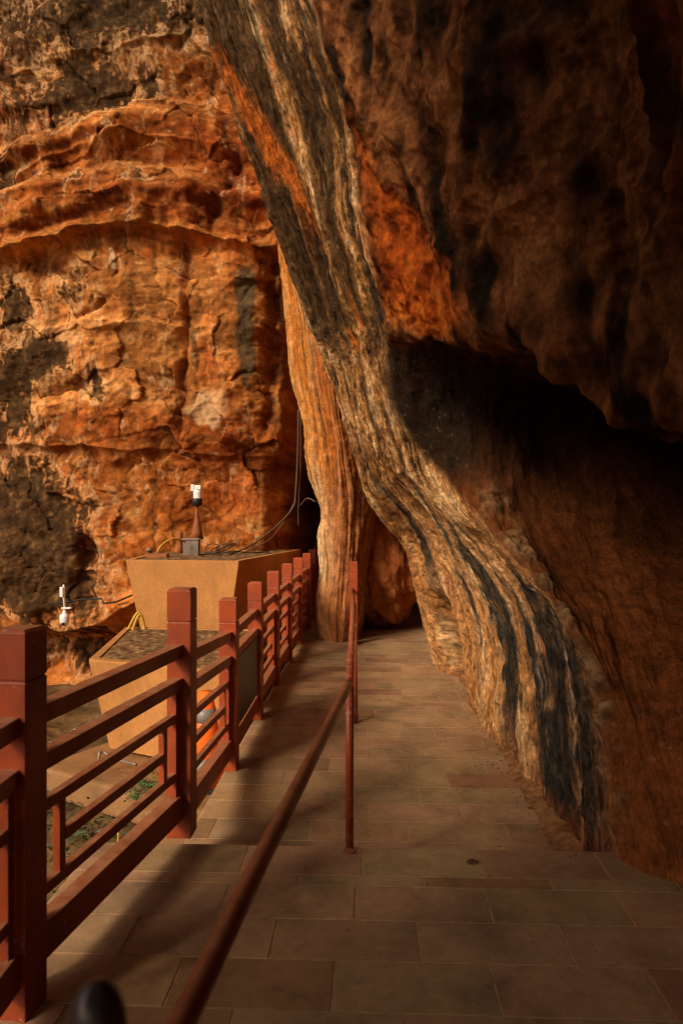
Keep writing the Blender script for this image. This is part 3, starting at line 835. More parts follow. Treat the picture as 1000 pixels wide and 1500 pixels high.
# ------------------------------------------------------------------ orange rock fin behind it, and the boulder in the passage
def build_fin():
    L = [at(385, -120, 8.6), at(390, 150, 8.6), at(399, 330, 8.7), at(414, 430, 8.8), at(427, 540, 8.9), at(446, 620, 9.0), at(452, 690, 9.1), at(472, 745, 9.2),
         at(468, 790, 9.2), at(473, 860, 9.25), (-0.26, 9.25, -0.2), (-0.26, 9.3, -0.5)]
    Ls = [at(p, q, Y_) for p, q, Y_ in ((385, -120, 8.6), (392, 150, 8.6), (402, 330, 8.7), (414, 430, 8.8), (428, 540, 8.9), (442, 620, 9.0), (453, 690, 9.1), (461, 745, 9.2),
          (466, 790, 9.2), (471, 860, 9.25))] + L[-2:]
    off = [(0.30, -0.30), (0.75, -0.42), (1.25, -0.05), (1.5, 0.9), (1.6, 2.5)]
    fin_w = [1.3, 1.3, 1.3, 1.3, 1.3, 1.25, 1.2, 1.12, 0.98, 0.80, 0.66, 0.62]
    cols = [[(p[0] + 0.9, p[1] + 3.5, p[2]) for p in L], [(p[0] + 0.22, p[1] + 0.8, p[2]) for p in L], L]
    for dx, dy in off:
        cols.append([(p[0] + dx * w_ * 0.55, p[1] + dy * w_, p[2]) for p, w_ in zip(Ls, fin_w)])
    G = np.array(cols, float)
    A1, up = cubic_axis(G, [8, 20, 40, 45, 40, 20, 10])
    A2, vp = cubic_axis(A1.transpose(1, 0, 2), [20, 30, 40, 45, 45, 40, 40, 30, 40, 45, 6])
    P = A2
    U, V = np.meshgrid(up - 2, vp)
    N = grid_normals(P, -1)
    x, y, z = P[..., 0], P[..., 1], P[..., 2]
    wu = U + 0.16 * fbm(U * 0.6, V * 0.45, oct=2, seed=91) + 0.07 * fbm(x * 5, y * 5, z * 3, oct=3, seed=97)
    g1 = fbm(wu * 2.6, V * 0.3, oct=3, seed=92)
    g2 = fbm(wu * 8, V * 0.4, oct=3, seed=93)
    iso = fbm(x * 1.6, y * 1.6, z * 0.7, oct=3, seed=94)
    fine = fbm(x * 9, y * 9, z * 9, oct=4, seed=95)
    d = 0.09 * g1 + 0.035 * g2 + 0.10 * iso + 0.022 * fine
    d = d * np.where(V > 9.8, 0.6, 1)
    d = d + 0.10 * bump2(U, V, 0.6, 9.4, 1.0, 0.5)
    P = P + N * d[..., None]
    C = ramp(0.5 + 0.55 * g1 + 0.3 * fine, [(0.15, (0.30, 0.07, 0.012)), (0.45, (0.56, 0.19, 0.03)), (0.8, (0.64, 0.33, 0.10))])
    lowm = ss(5.6, 7.4, V)
    C = mix(C, (0.62, 0.42, 0.22), ss(0.02, 0.32, g2 + 0.35 * fine) * (0.55 + 0.4 * lowm))
    C = mix(C, (0.62, 0.40, 0.20), lowm * 0.45)
    C = mix(C, (0.36, 0.09, 0.018), ss(0.8, 1.6, wu + 0.3 * fine) * 0.7)
    C = mix(C, (0.66, 0.46, 0.25), ss(0.1, 0.5, 0.75 - wu + 0.5 * fine) * ss(6.9, 7.6, V) * (1 - ss(8.7, 9.2, V)) * 0.7)
    st = np.exp(-((wu - 0.25) / 0.10) ** 2) * ss(5.2, 5.9, V) * (1 - ss(7.4, 8, V))
    C = mix(C, (0.06, 0.05, 0.035), st * 0.85)
    C = mix(C, (0.07, 0.05, 0.03), ss(0.08, 0.35, -g2 + 0.3 * fine) * 0.65)
    C = mix(C, (0.40, 0.15, 0.045), ss(8.7, 9.2, V) * 0.7)
    o = grid_mesh('rock_fin', P, C, M_FIN, flow=np.stack([wu * 16, V * 2.2, 0 * V + 0.7], -1))
    return tag(o, 'tall narrow orange rock buttress with pale streaks standing between cliff and walkway', 'rock')


build_fin()


def blob(name, c, rad, seed, mat, colfn, res=(140, 200), amp=0.16, M=None):
    th, ph = np.meshgrid(np.linspace(0.0, math.pi, res[0]), np.linspace(0, 2 * math.pi, res[1]), indexing='ij')
    n = np.stack([np.sin(th) * np.cos(ph), np.sin(th) * np.sin(ph), np.cos(th)], -1)
    f = 1 + amp * 2.2 * fbm(n[..., 0] * 1.4, n[..., 1] * 1.4, n[..., 2] * 1.4, oct=2, seed=seed) + amp * fbm(n[..., 0] * 4, n[..., 1] * 4, n[..., 2] * 4, oct=5, seed=seed + 4)
    P = n * f[..., None] * np.array(rad)
    if M is not None:
        P = P @ np.array(M.to_3x3()).T
    P = P + np.array(c)
    return grid_mesh(name, P, colfn(P), mat, flip=True)


def boulder_col(P):
    x, y, z = P[..., 0], P[..., 1], P[..., 2]
    f = fbm(x * 3, y * 3, z * 3, oct=4, seed=101)
    C = ramp(0.5 + 0.6 * f, [(0.1, (0.20, 0.05, 0.014)), (0.5, (0.38, 0.11, 0.028)), (0.9, (0.46, 0.18, 0.055))])
    return C


o = blob('boulder', (0.47, 10.2, 0.98), (0.62, 0.8, 1.1), 5, M_BOULDER, boulder_col, M=Matrix.Rotation(R(-14), 4, 'Y'))
tag(o, 'rounded red brown boulder leaning in the shaded passage behind the handrail', 'boulder')


# ------------------------------------------------------------------ ground, walkway
def build_ground():
    # ravine floor and far ground: one sheet
    xs = np.concatenate([np.linspace(-300, -14, 30), np.linspace(-13, -0.7, 110), np.linspace(0, 14, 20), np.linspace(20, 300, 20)])
    ys = np.concatenate([np.linspace(-300, -10, 30), np.linspace(-9, 2, 30), np.linspace(2.2, 11, 120), np.linspace(12, 300, 30)])
    x, y = np.meshgrid(xs, ys)
    near = np.exp(-((x + 3) / 6) ** 2 - ((y - 6) / 6) ** 2)
    z = -2.35 + 0.25 * fbm(x * 0.7, y * 0.7, oct=4, seed=111) * near + 0.10 * fbm(x * 3, y * 3, oct=4, seed=112) * near
    z = z + 1.35 * ss(4.2, 5.6, y) * ss(-9, -5, x) * (y < 200)
    z = z + 0.12 * fbm(x * 2, y * 2, oct=4, seed=118, ridged=True) * near
    t = fbm(x * 2.2, y * 2.2, oct=5, seed=113) + 0.5 * fbm(x * 9, y * 9, oct=3, seed=114)
    C = ramp(0.5 + 0.6 * t, [(0.15, (0.03, 0.02, 0.009)), (0.5, (0.11, 0.062, 0.024)), (0.9, (0.32, 0.17, 0.065))])
    grid_mesh('ravine_ground', np.stack([x, y, z], -1), C, M_CLIFF, flip=True, kind='structure')


build_ground()
TH = R(2.3)
DX, DY = math.sin(TH), math.cos(TH)          # along the walkway


def wk(s, u):
    """walkway frame: s metres along from the step, u across (right +)"""
    return (u * DY + s * DX, 3.105 + s * DY - u * DX)


def build_tiles(name, rows, z, x0, x1, offs, left_edge=None, seed=1):
    """rows: list of s edges, increasing"""
    rnd = random.Random(seed)
    V, F, C = [], [], []
    g = 0.0022
    for i, (s0, s1) in enumerate(zip(rows, rows[1:])):
        o = offs[i] if i < len(offs) else (offs[-1] + 0.27 * (i - len(offs) + 1) + rnd.uniform(-0.05, 0.05))
        u = o
        while u > x0: u -= 0.515
        while u < x1:
            ua, ub = u, u + 0.515
            base = (0.385, 0.226, 0.110)
            k = rnd.choice([0.92, 0.97, 1.0, 1.0, 1.03, 1.07])
            c = [b * k for b in base]
            if rnd.random() < 0.07: c = [0.31, 0.16, 0.075]
            c = [q * rnd.uniform(0.94, 1.06) for q in c]
            h = z + rnd.uniform(-0.0006, 0.0012)
            a0, a1, b0, b1 = max(ua + g, x0), min(ub - g, x1), s0 + g, s1 - g
            if a1 - a0 > 0.02:
                e = 0.002
                n = len(V)
                for (uu, s_, zz) in ((a0, b0, z - 0.012), (a1, b0, z - 0.012), (a1, b1, z - 0.012), (a0, b1, z - 0.012),
                                     (a0 + e, b0 + e, h), (a1 - e, b0 + e, h), (a1 - e, b1 - e, h), (a0 + e, b1 - e, h)):
                    p = wk(s_, uu)
                    V.append((p[0], p[1], zz)); C.append(c)
                for q in ((4, 5, 6, 7), (0, 1, 5, 4), (1, 2, 6, 5), (2, 3, 7, 6), (3, 0, 4, 7)):
                    F.append([n + k_ for k_ in q])
            u += 0.515
    me = bpy.data.meshes.new(name)
    me.from_pydata(V, [], F)
    ca = me.color_attributes.new('pigment', 'FLOAT_COLOR', 'POINT')
    ca.data.foreach_set('color', np.array([[*c, 1] for c in C], np.float32).ravel())
    me.materials.append(M_TILE)
    ob = bpy.data.objects.new(name, me)
    COL.objects.link(ob)
    ob['kind'] = 'structure'
    # grout bed / slab
    return ob


def slab(name, s0, s1, u0, u1, z0, z1, mat):
    bm = bmesh.new()
    vs = []
    for z in (z0, z1):
        for s_, u in ((s0, u0), (s0, u1), (s1, u1), (s1, u0)):
            p = wk(s_, u)
            vs.append(bm.verts.new((p[0], p[1], z)))
    for q in ((3, 2, 1, 0), (4, 5, 6, 7), (0, 1, 5, 4), (1, 2, 6, 5), (2, 3, 7, 6), (3, 0, 4, 7)):
        bm.faces.new([vs[k] for k in q])
    o_ = link_bm(name, bm, mat)
    o_['kind'] = 'structure'
    return o_


near_rows = [0.0, -0.248, -0.327, -0.563, -0.797, -1.036]
while near_rows[-1] > -7: near_rows.append(near_rows[-1] - 0.238)
near_rows = near_rows[::-1]
n_near = len(near_rows) - 1
vis = [0.23, 0.01, 0.30, 0.07, 0.35, 0.61]
offs_near = [0.1 + 0.25 * (k % 2) for k in range(n_near - 6)] + vis
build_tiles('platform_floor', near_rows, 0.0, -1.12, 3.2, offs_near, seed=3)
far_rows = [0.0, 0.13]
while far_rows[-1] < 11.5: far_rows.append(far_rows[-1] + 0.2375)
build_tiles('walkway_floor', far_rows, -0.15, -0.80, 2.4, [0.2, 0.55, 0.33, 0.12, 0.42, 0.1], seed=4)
slab('platform_slab', -7, -0.004, -1.125, 3.3, -0.6, -0.0022, M_GROUT)
slab('walkway_slab', 0.0, 12, -0.81, 2.5, -0.75, -0.1522, M_GROUT)

# ------------------------------------------------------------------ red balustrade
PW = 0.113
bal = empty('balustrade', (-0.75, 3.24, 0))
tag(bal, 'red painted balustrade with square capped posts and lattice panels along the walkway edge', 'railing')
posts = [(-0.995, 0.92, 0.0, 0), (-0.982, 2.085, 0.0, R(-9)), (-0.7545, 3.237, 0.0, R(-3)), (-0.736, 4.477, -0.15, R(-2)), (-0.70, 5.587, -0.15, R(-2)),
         (-0.665, 6.707, -0.15, R(-2)), (-0.617, 7.797, -0.15, R(-2)), (-0.563, 8.897, -0.15, R(-2)), (-0.508, 9.997, -0.15, R(-2)),
         (-0.477, 11.097, -0.15, R(-2)), (-0.43, 12.157, -0.15, R(-2))]
BX, BY = bal.location.x, bal.location.y


def make_post(h):
    bm = bmesh.new()
    box(bm, -PW / 2, PW / 2, -PW / 2, PW / 2, 0, h - 0.156, bev=0.004)
    box(bm, -PW / 2 + 0.005, PW / 2 - 0.005, -PW / 2 + 0.005, PW / 2 - 0.005, h - 0.156, h - 0.149)
    shaft = link_bm('post', bm, M_RED, bal)
    bm = bmesh.new()
    box(bm, -PW / 2, PW / 2, -PW / 2, PW / 2, h - 0.149, h - 0.008, bev=0.003)
    box(bm, -PW / 2 + 0.001, PW / 2 - 0.001, -PW / 2 + 0.001, PW / 2 - 0.001, h - 0.0085, h, inset_top=0.009)
    link_bm('post_cap', bm, M_RED, shaft)
    return shaft


def copy_tree(o_, parent=None):
    c = o_.copy()
    COL.objects.link(c)
    c.parent = parent
    for ch in list(o_.children): copy_tree(ch, c)
    return c


pn_, pl_ = make_post(1.163), make_post(1.117)
used = [False, False]
for (x, y, z, r) in posts:
    k = 0 if z == 0 else 1
    src = pn_ if k == 0 else pl_
    o = src if not used[k] else copy_tree(src, bal)
    used[k] = True
    o.location = (x - BX, y - BY, z)
    o.rotation_euler = (0, 0, r)


def bar(name, p0, p1, wdt, h, parent, bev=0.004, mat=None):
    """bar from p0 to p1 (centre of underside), vertical cross-section kept upright"""
    p0, p1 = Vector(p0), Vector(p1)
    t = Vector((p1.x - p0.x, p1.y - p0.y, 0)).normalized()
    n = Vector((t.y, -t.x, 0)) * (wdt / 2)
    bm = bmesh.new()
    vs = [bm.verts.new(v) for p in (p0, p1) for v in (p - n, p + n, p + n + Vector((0, 0, h)), p - n + Vector((0, 0, h)))]
    for q in ((0, 1, 2, 3), (7, 6, 5, 4), (0, 4, 5, 1), (1, 5, 6, 2), (2, 6, 7, 3), (3, 7, 4, 0)):
        bm.faces.new([vs[k] for k in q])
    bmesh.ops.bevel(bm, geom=list(bm.edges), offset=bev, segments=2, affect='EDGES', profile=0.6)
    for v in bm.verts: v.co -= Vector((BX, BY, 0))
    return link_bm(name, bm, mat or M_RED, parent)


def upright(name, p, t, wdt, dep, z0, z1, parent):
    bm = bmesh.new()
    ang = math.atan2(t.y, t.x)
    M = Matrix.Translation((p.x - BX, p.y - BY, 0)) @ Matrix.Rotation(ang, 4, 'Z')
    box(bm, -wdt / 2, wdt / 2, -dep / 2, dep / 2, z0, z1, M, 0.003)
    return link_bm(name, bm, M_RED, parent)


for i in range(len(posts) - 1):
    a, b = posts[i], posts[i + 1]
    A_, B_ = Vector((a[0], a[1], 0)), Vector((b[0], b[1], 0))
    t = (B_ - A_).normalized()
    ln = (B_ - A_).length
    off = PW / 2 - 0.004
    P0, P1 = A_ + t * off, B_ - t * off
    z0, z1 = a[2], b[2]
    if i == 2: z0 = -0.05
    zz = lambda h, f: z0 + (z1 - z0) * f + h
    bar('top_rail', P0 + Vector((0, 0, zz(0.845, 0))), P1 + Vector((0, 0, zz(0.845, 1))), 0.058, 0.06, bal)
    bar('middle_rail', P0 + Vector((0, 0, zz(0.695, 0))), P1 + Vector((0, 0, zz(0.695, 1))), 0.058, 0.055, bal)
    bar('bottom_rail', P0 + Vector((0, 0, zz(0.095, 0))), P1 + Vector((0, 0, zz(0.095, 1))), 0.062, 0.115, bal)
    L = (P1 - P0).length
    pan = None
    f = lambda d: d / L
    pt = lambda d: P0 + t * d
    bw, bd = 0.034, 0.036
    s_in, v_in = 0.035, 0.15
    # stiles
    pan = upright('lattice_panel', pt(s_in), t, bw, bd, zz(0.208, f(s_in)), zz(0.697, f(s_in)), bal)
    upright('stile', pt(L - s_in), t, bw, bd, zz(0.208, 1), zz(0.697, 1), pan)
    e0, e1 = s_in + bw / 2 - 0.002, L - s_in - bw / 2 + 0.002
    for h in (0.555, 0.285):
        bar('lattice_bar', pt(e0) + Vector((0, 0, zz(h, f(e0)))), pt(e1) + Vector((0, 0, zz(h, f(e1)))), bd - 0.004, 0.038, pan, 0.003)
    m0, m1 = v_in + bw / 2 - 0.002, L - v_in - bw / 2 + 0.002
    bar('lattice_bar', pt(m0) + Vector((0, 0, zz(0.415, f(m0)))), pt(m1) + Vector((0, 0, zz(0.415, f(m1)))), bd - 0.004, 0.038, pan, 0.003)
    for d_ in (v_in, L - v_in):
        upright('lattice_upright', pt(d_), t, bw, bd - 0.008, zz(0.321, f(d_)), zz(0.557, f(d_)), pan)

    if i == 1:
        rw = random.Random(9)
        bm = bmesh.new()
        nn = Vector((t.y, -t.x, 0))
        dd, prev = 0.02, None
        while dd < L - 0.05:
            ww = max(0.0006, rw.gauss(0.002, 0.0035))
            pr_ = []
            for q_ in (0.0286, 0.0286 - ww):
                c = P0 + t * dd - nn * q_
                pr_.append(bm.verts.new((c.x - BX, c.y - BY, zz(0.75, 0) + 0.0007 - (0.0016 if q_ > 0.0285 else 0))))
            if prev: bm.faces.new((prev[0], prev[1], pr_[1], pr_[0]))
            prev = pr_
            dd += rw.uniform(0.002, 0.012)
        link_bm('worn_paint', bm, M_WHITE, bal)

# single square post at the far end of the handrail
bm = bmesh.new()
box(bm, -0.052, 0.052, -0.052, 0.052, 0, 0.92, bev=0.004)
sp = link_bm('square_post', bm, M_RED, loc=(0.155, 8.85, -0.15))
tag(sp, 'lone square red post on the walkway at the far end of the round handrail', 'post')
bm = bmesh.new()
box(bm, -0.049, 0.049, -0.049, 0.049, 0.92, 0.928)
box(bm, -0.052, 0.052, -0.052, 0.052, 0.928, 1.07, bev=0.004)
link_bm('post_cap', bm, M_RED, sp)

# ------------------------------------------------------------------ round handrail down the middle
hr = empty('handrail', (0.04, 3.1, 0))
tag(hr, 'round red pipe handrail running down the middle of the walkway on thin poles', 'handrail')


def hpart(name, fn, par=None):
    bm = bmesh.new()
    fn(bm)
    for v in bm.verts: v.co -= Vector((0.04, 3.1, 0))
    return link_bm(name, bm, M_PIPE, par or hr, smooth=True)


near0 = Vector((-0.34, -0.6, 0.905))
joint = Vector((0.036, 3.1, 0.745))
q1 = Vector((-0.205, 0.92, 0.838))
hpart('rail', lambda b: tube(b, crom([near0, q1, (-0.073, 2.1, 0.792), joint], 6), 0.019, 20))
hpart('rail', lambda b: tube(b, [joint, (0.092, 5.46, 0.80), (0.14, 8.8, 0.56)], 0.019, 16))
hpart('pole', lambda b: tube(b, [(0.036, 3.095, 0.001), (0.036, 3.1, 0.745)], 0.0185, 20))
hpart('pole', lambda b: tube(b, [(0.115, 5.46, -0.15), (0.1, 5.46, 0.80)], 0.018, 16))
hpart('pole', lambda b: tube(b, [(-0.34, -0.6, 0.0), (-0.34, -0.6, 0.905)], 0.0185, 16))
hpart('base_plate', lambda b: lathe(b, [(0.03, 0), (0.03, 0.003), (0.024, 0.004)], (0.036, 3.06, 0.0015), 20))

# dark round-topped pole close to the camera
bm = bmesh.new()
pr = [(0.027, 0.0), (0.027, 1.03)] + [(0.027 * math.cos(a), 1.03 + 0.05 * math.sin(a)) for a in np.linspace(0.15, 1.55, 9)]
lathe(bm, pr, (0, 0, 0), 24)
o = link_bm('round_pole', bm, M_DARKMETAL, smooth=True, loc=(-0.222, 0.62, 0))
tag(o, 'dark round-topped metal pole standing on the paving at the bottom edge of the photo', 'pole')


# ------------------------------------------------------------------ planters
def planter(name, top, z1, z0, inset, label, rim=0.07):
    c = sum((Vector((*p, 0)) for p in top), Vector()) / 4
    root = empty(name, (c.x, c.y, z0))
    tag(root, label, 'planter')

    def ring(k, z):
        out = []
        for p in top:
            v = Vector((*p, 0)) - c
            out.append(Vector((v.x - math.copysign(k, v.x), v.y - math.copysign(k, v.y), z - z0)))
        return out
    bm = bmesh.new()
    rs = [ring(inset, z0), ring(inset * 0.02, z1 - 0.02), ring(0.004, z1), ring(rim, z1), ring(rim, z1 - 0.05)]
    vv = [[bm.verts.new(p) for p in r] for r in rs]
    for A_, B_ in zip(vv, vv[1:]):
        for k in range(4): bm.faces.new((A_[k], A_[(k + 1) % 4], B_[(k + 1) % 4], B_[k]))
    bm.faces.new(vv[0][::-1]); bm.faces.new(vv[-1])
    bmesh.ops.subdivide_edges(bm, edges=list(bm.edges), cuts=6, use_grid_fill=True)
    link_bm('tub', bm, M_TAN, root)
    # soil
    n = 60
    q = [np.array(p) for p in ring(rim - 0.005, z1 - 0.012)]
    s_, t_ = np.meshgrid(np.linspace(0, 1, n), np.linspace(0, 1, n))
    P = ((1 - s_) * (1 - t_))[..., None] * q[0] + (s_ * (1 - t_))[..., None] * q[1] + (s_ * t_)[..., None] * q[2] + ((1 - s_) * t_)[..., None] * q[3]
    f = fbm(P[..., 0] * 9, P[..., 1] * 9, oct=4, seed=121)
    edge = np.minimum(np.minimum(s_, 1 - s_), np.minimum(t_, 1 - t_))
    P[..., 2] += (0.035 * f + 0.015) * ss(0, 0.08, edge)
    C = ramp(0.5 + 0.8 * fbm(P[..., 0] * 14, P[..., 1] * 14, oct=3, seed=122), [(0.2, (0.06, 0.032, 0.014)), (0.5, (0.17, 0.09, 0.038)), (0.9, (0.42, 0.25, 0.11))])
    grid_mesh('soil', P, C, M_CLIFF, root, flip=True)
    return root


planter('planter', [(-2.53, 8.0), (-1.17, 7.8), (-0.62, 10.6), (-2.7, 10.6)], 0.996, -0.6, 0.26,
        'large tan concrete planter with flared sides behind the balustrade, under the cliff')
planter('planter', [(-2.22, 6.0), (-0.92, 5.5), (-0.9, 7.6), (-2.45, 7.75)], 0.25, -0.58, 0.14,
        'lower tan concrete planter filled with soil in front of the large one')
# low stone ledge below
bm = bmesh.new()
Mx = Matrix.Translation((-1.85, 5.55, -0.62)) @ Matrix.Rotation(R(-30), 4, 'Z')
box(bm, -0.75, 0.95, -0.14, 0.9, -0.24, 0.0, Mx, 0.03)
bmesh.ops.subdivide_edges(bm, edges=list(bm.edges), cuts=3, use_grid_fill=True)
o = link_bm('stone_ledge', bm, M_KERB)
tag(o, 'low stained stone ledge below the planters seen through the lattice', 'ledge')

# ------------------------------------------------------------------ cameras, cables, cone and other small things
# white dome camera on a conduit arm
px = Vector(at(95, 890, 8.9))
dc = empty('dome_camera', px)
tag(dc, 'white dome security camera with upright antenna hanging from a dark conduit', 'camera')
u = 0.0089
def dpart(name, fn, mat, par=dc, smooth=True):
    b = bmesh.new(); fn(b); return link_bm(name, b, mat, par, smooth=smooth)
dpart('dome', lambda b: lathe(b, [(0.010, 0.02), (0.02, -0.05), (0.028, -0.075), (0.058, -0.095), (0.062, -0.12), (0.062, -0.165), (0.056, -0.19), (0.05, -0.205), (0.03, -0.235), (0.008, -0.245)][::-1], (0, 0, 0), 24), M_WHITE)
dpart('lens', lambda b: lathe(b, [(0.018, -0.01), (0.022, 0.01), (0.01, 0.016)], (0, 0, 0), 14, Matrix.Translation((0, -0.048, -0.205)) @ Matrix.Rotation(R(100), 4, 'X')), M_BLACK)
dpart('mast', lambda b: tube(b, [(0, 0, 0.0), (-0.01, 0, 0.12), (-0.012, 0, 0.30)], 0.012, 10), M_WHITE)
dpart('antenna_box', lambda b: box(b, -0.055, -0.012, -0.03, 0.02, 0.14, 0.27, None, 0.006), M_WHITE, smooth=False)
dpart('bracket', lambda b: box(b, -0.03, 0.09, -0.035, 0.03, -0.014, 0.006, None, 0.003), M_WHITE, smooth=False)
arm = [at(70, 886, 9.2), at(95, 882, 8.98), at(120, 878, 9.0), at(150, 877, 9.1), at(152, 884, 9.05), at(170, 882, 8.7), at(193, 872, 8.3)]
bm = bmesh.new(); tube(bm, arm, 0.013, 8)
o = link_bm('conduit', bm, M_DARKPIPE, smooth=True); tag(o, 'dark conduit pipe running along the rock to the planter, carrying the dome camera', 'pipe')

# junction box, floodlight camera on a rusty stand
zt = 1.0
jb = empty('junction_box', (-1.95, 8.9, zt))
tag(jb, 'grey metal junction box standing on the soil of the large planter', 'junction box')
b = bmesh.new(); box(b, -0.1, 0.1, -0.07, 0.07, -0.02, 0.2, None, 0.006); link_bm('box_body', b, M_GREYBOX, jb)
b = bmesh.new(); box(b, -0.112, 0.112, -0.082, 0.07, 0.2, 0.222, None, 0.004); link_bm('box_lid', b, M_GREYBOX, jb)
st = empty('security_camera', (-1.9, 9.1, zt))
tag(st, 'small white camera with black base on a tapering rusty stand against the cliff', 'camera')
b = bmesh.new()
lathe(b, [(0.09, 0.2), (0.07, 0.3), (0.035, 0.46), (0.022, 0.58), (0.018, 0.66)], (-0.03, 0.03, 0), 12)
tube(b, [(-0.03, 0.03, -0.02), (-0.03, 0.03, 0.25)], 0.03, 8)
link_bm('stand', b, M_BROWNMETAL, st, smooth=True)
b = bmesh.new(); lathe(b, [(0.03, 0.64), (0.065, 0.66), (0.07, 0.73), (0.055, 0.745)], (-0.02, 0, 0), 18); link_bm('camera_base', b, M_BLACK, st, smooth=True)
b = bmesh.new(); lathe(b, [(0.055, 0.745), (0.058, 0.83), (0.05, 0.86)], (-0.015, 0, 0), 18)
box(b, -0.1, -0.055, -0.04, 0.04, 0.84, 0.93, None, 0.008); box(b, -0.05, 0.035, -0.045, 0.045, 0.862, 0.92, None, 0.008)
link_bm('camera_head', b, M_WHITE, st)
# yellow hoses
bm = bmesh.new()
tube(bm, crom([(-2.0, 8.75, 1.18), (-2.12, 8.6, 1.22), (-2.24, 8.5, 1.14), (-2.3, 8.45, 1.0)], 8), 0.014, 8)
o = link_bm('yellow_cable', bm, M_YELLOW, smooth=True); tag(o, 'yellow cable arching over the edge of the large planter beside the junction box', 'cable')
for k, (dx, lb) in enumerate(((0, 'yellow hose bent up from the lower planter, nearer the cliff'), (0.07, 'yellow hose bent up from the lower planter, nearer the large planter'))):
    bm = bmesh.new()
    tube(bm, crom([at(181 + dx * 130, 942, 7.6), at(190 + dx * 90, 918, 7.62), at(203 + k * 2, 897 + k * 3, 7.66), at(209 + k * 2, 915, 7.66), at(211 + k * 2, 938, 7.62)], 8), 0.016, 8)
    o = link_bm('yellow_hose', bm, M_YELLOW, smooth=True); tag(o, lb, 'hose', 'yellow hoses at the lower planter')
# black cable coils
bm = bmesh.new()
rnd = random.Random(5)
for k in range(3):
    c = Vector((-1.66 + 0.07 * k, 8.8 + 0.05 * k, 1.03)); r0 = 0.09 + 0.02 * k
    tube(bm, [c + Vector((r0 * math.cos(a), 0.5 * r0 * math.sin(a), 0.06 + 0.06 * math.sin(a + k))) for a in np.linspace(0, 6.6, 26)], 0.007, 6)
tube(bm, crom([(-1.6, 8.8, 1.02), (-1.4, 8.85, 1.05), (-1.2, 9.1, 1.02), (-1.0, 9.4, 1.02)], 6), 0.008, 6)
o = link_bm('black_cable', bm, M_DARKPIPE, smooth=True); tag(o, 'tangled dark cable coil lying on the large planter right of the junction box', 'cable')
# small rusty tray and bottle at the left of the planter
tr = empty('rusty_valve', (-2.33, 8.4, 1.0))
tag(tr, 'small dark rusty valve lying at the left end of the large planter', 'valve')
b = bmesh.new(); box(b, -0.06, 0.2, -0.06, 0.06, -0.02, 0.05, None, 0.01); link_bm('valve_body', b, M_BROWNMETAL, tr)
b = bmesh.new(); lathe(b, [(0.03, 0.045), (0.03, 0.08), (0.045, 0.085), (0.045, 0.1), (0.012, 0.11), (0.012, 0.13)], (-0.03, 0, 0), 12); link_bm('knob', b, M_GREYBOX, tr, smooth=True)
b = bmesh.new(); lathe(b, [(0.05, 0), (0.052, 0.12), (0.038, 0.17), (0.046, 0.19), (0.046, 0.29), (0.03, 0.32)], (0, 0, 0), 14)
o = link_bm('red_lamp', b, M_BROWNMETAL, smooth=True, loc=(-2.2, 9.3, 0.985)); tag(o, 'dark red lamp housing standing against the cliff on the large planter', 'lamp')

# traffic cone beyond the balustrade
cn = empty('traffic_cone', (-1.03, 5.2, -0.55))
tag(cn, 'orange traffic cone with grey reflective bands standing outside the balustrade', 'traffic cone')
cb = lambda z: 0.165 - 0.115 * z / 0.72
def cone_part(name, z0, z1, e, mat):
    b = bmesh.new(); lathe(b, [(cb(z0) + e, z0), (cb(z1) + e, z1)], (0, 0, 0), 24); return link_bm(name, b, mat, cn, smooth=True)
cone_part('cone_body', 0.02, 0.72, 0.0, M_ORANGE)
cone_part('reflective_band', 0.13, 0.24, 0.003, M_BAND)
cone_part('reflective_band', 0.50, 0.60, 0.003, M_BAND)
b = bmesh.new(); box(b, -0.17, 0.17, -0.17, 0.17, 0, 0.03, None, 0.008); link_bm('cone_base', b, M_BLACK, cn)
b = bmesh.new(); box(b, -1.40, -0.83, 4.75, 5.42, -1.3, -0.55, None, 0.02)
o = link_bm('stone_shelf', b, M_KERB); tag(o, 'stone shelf beside the walkway carrying the orange traffic cone', 'shelf')

# dark board fixed inside the third bay
p0, p1 = Vector((posts[3][0], posts[3][1], 0)), Vector((posts[4][0], posts[4][1], 0))
t = (p1 - p0).normalized(); n = Vector((t.y, -t.x, 0))
b = bmesh.new()
M = Matrix.Translation((p0 + p1) / 2 + n * 0.024) @ Matrix.Rotation(math.atan2(t.y, t.x), 4, 'Z')
box(b, -0.44, 0.44, -0.006, 0.006, 0.075, 0.54, M, 0.003)
o = link_bm('dark_board', b, M_BOARD); tag(o, 'dark mottled board filling one bay of the balustrade instead of open lattice', 'board')

# hanging roots in the cleft
roots = [[at(437, 600, 9.9), at(436, 660, 9.9), at(433, 720, 9.8), at(428, 745, 9.7), at(400, 775, 9.5), at(365, 800, 9.2), at(335, 812, 9.0)],
         [at(440, 605, 9.9), at(440, 680, 9.9), at(437, 740, 9.9), at(437, 770, 9.9)],
         [at(432, 735, 9.75), at(415, 765, 9.6), at(395, 790, 9.3), at(360, 808, 9.1)],
         [at(462, 735, 9.4), at(450, 730, 9.5), at(440, 740, 9.8)]]
lbs = ['thick pale root hanging in the cleft and trailing across the planter', 'straight thin root hanging down in the dark cleft', 'thin root trailing beside the thick one to the planter', 'short pale root bridging the cleft under the orange fin']
for pts, rr, lb in zip(roots, (0.013, 0.007, 0.008, 0.010), lbs):
    bm = bmesh.new(); tube(bm, crom(pts, 6), rr, 7)
    o = link_bm('hanging_root', bm, M_ROOT, smooth=True); tag(o, lb, 'root', 'roots hanging in the cleft')

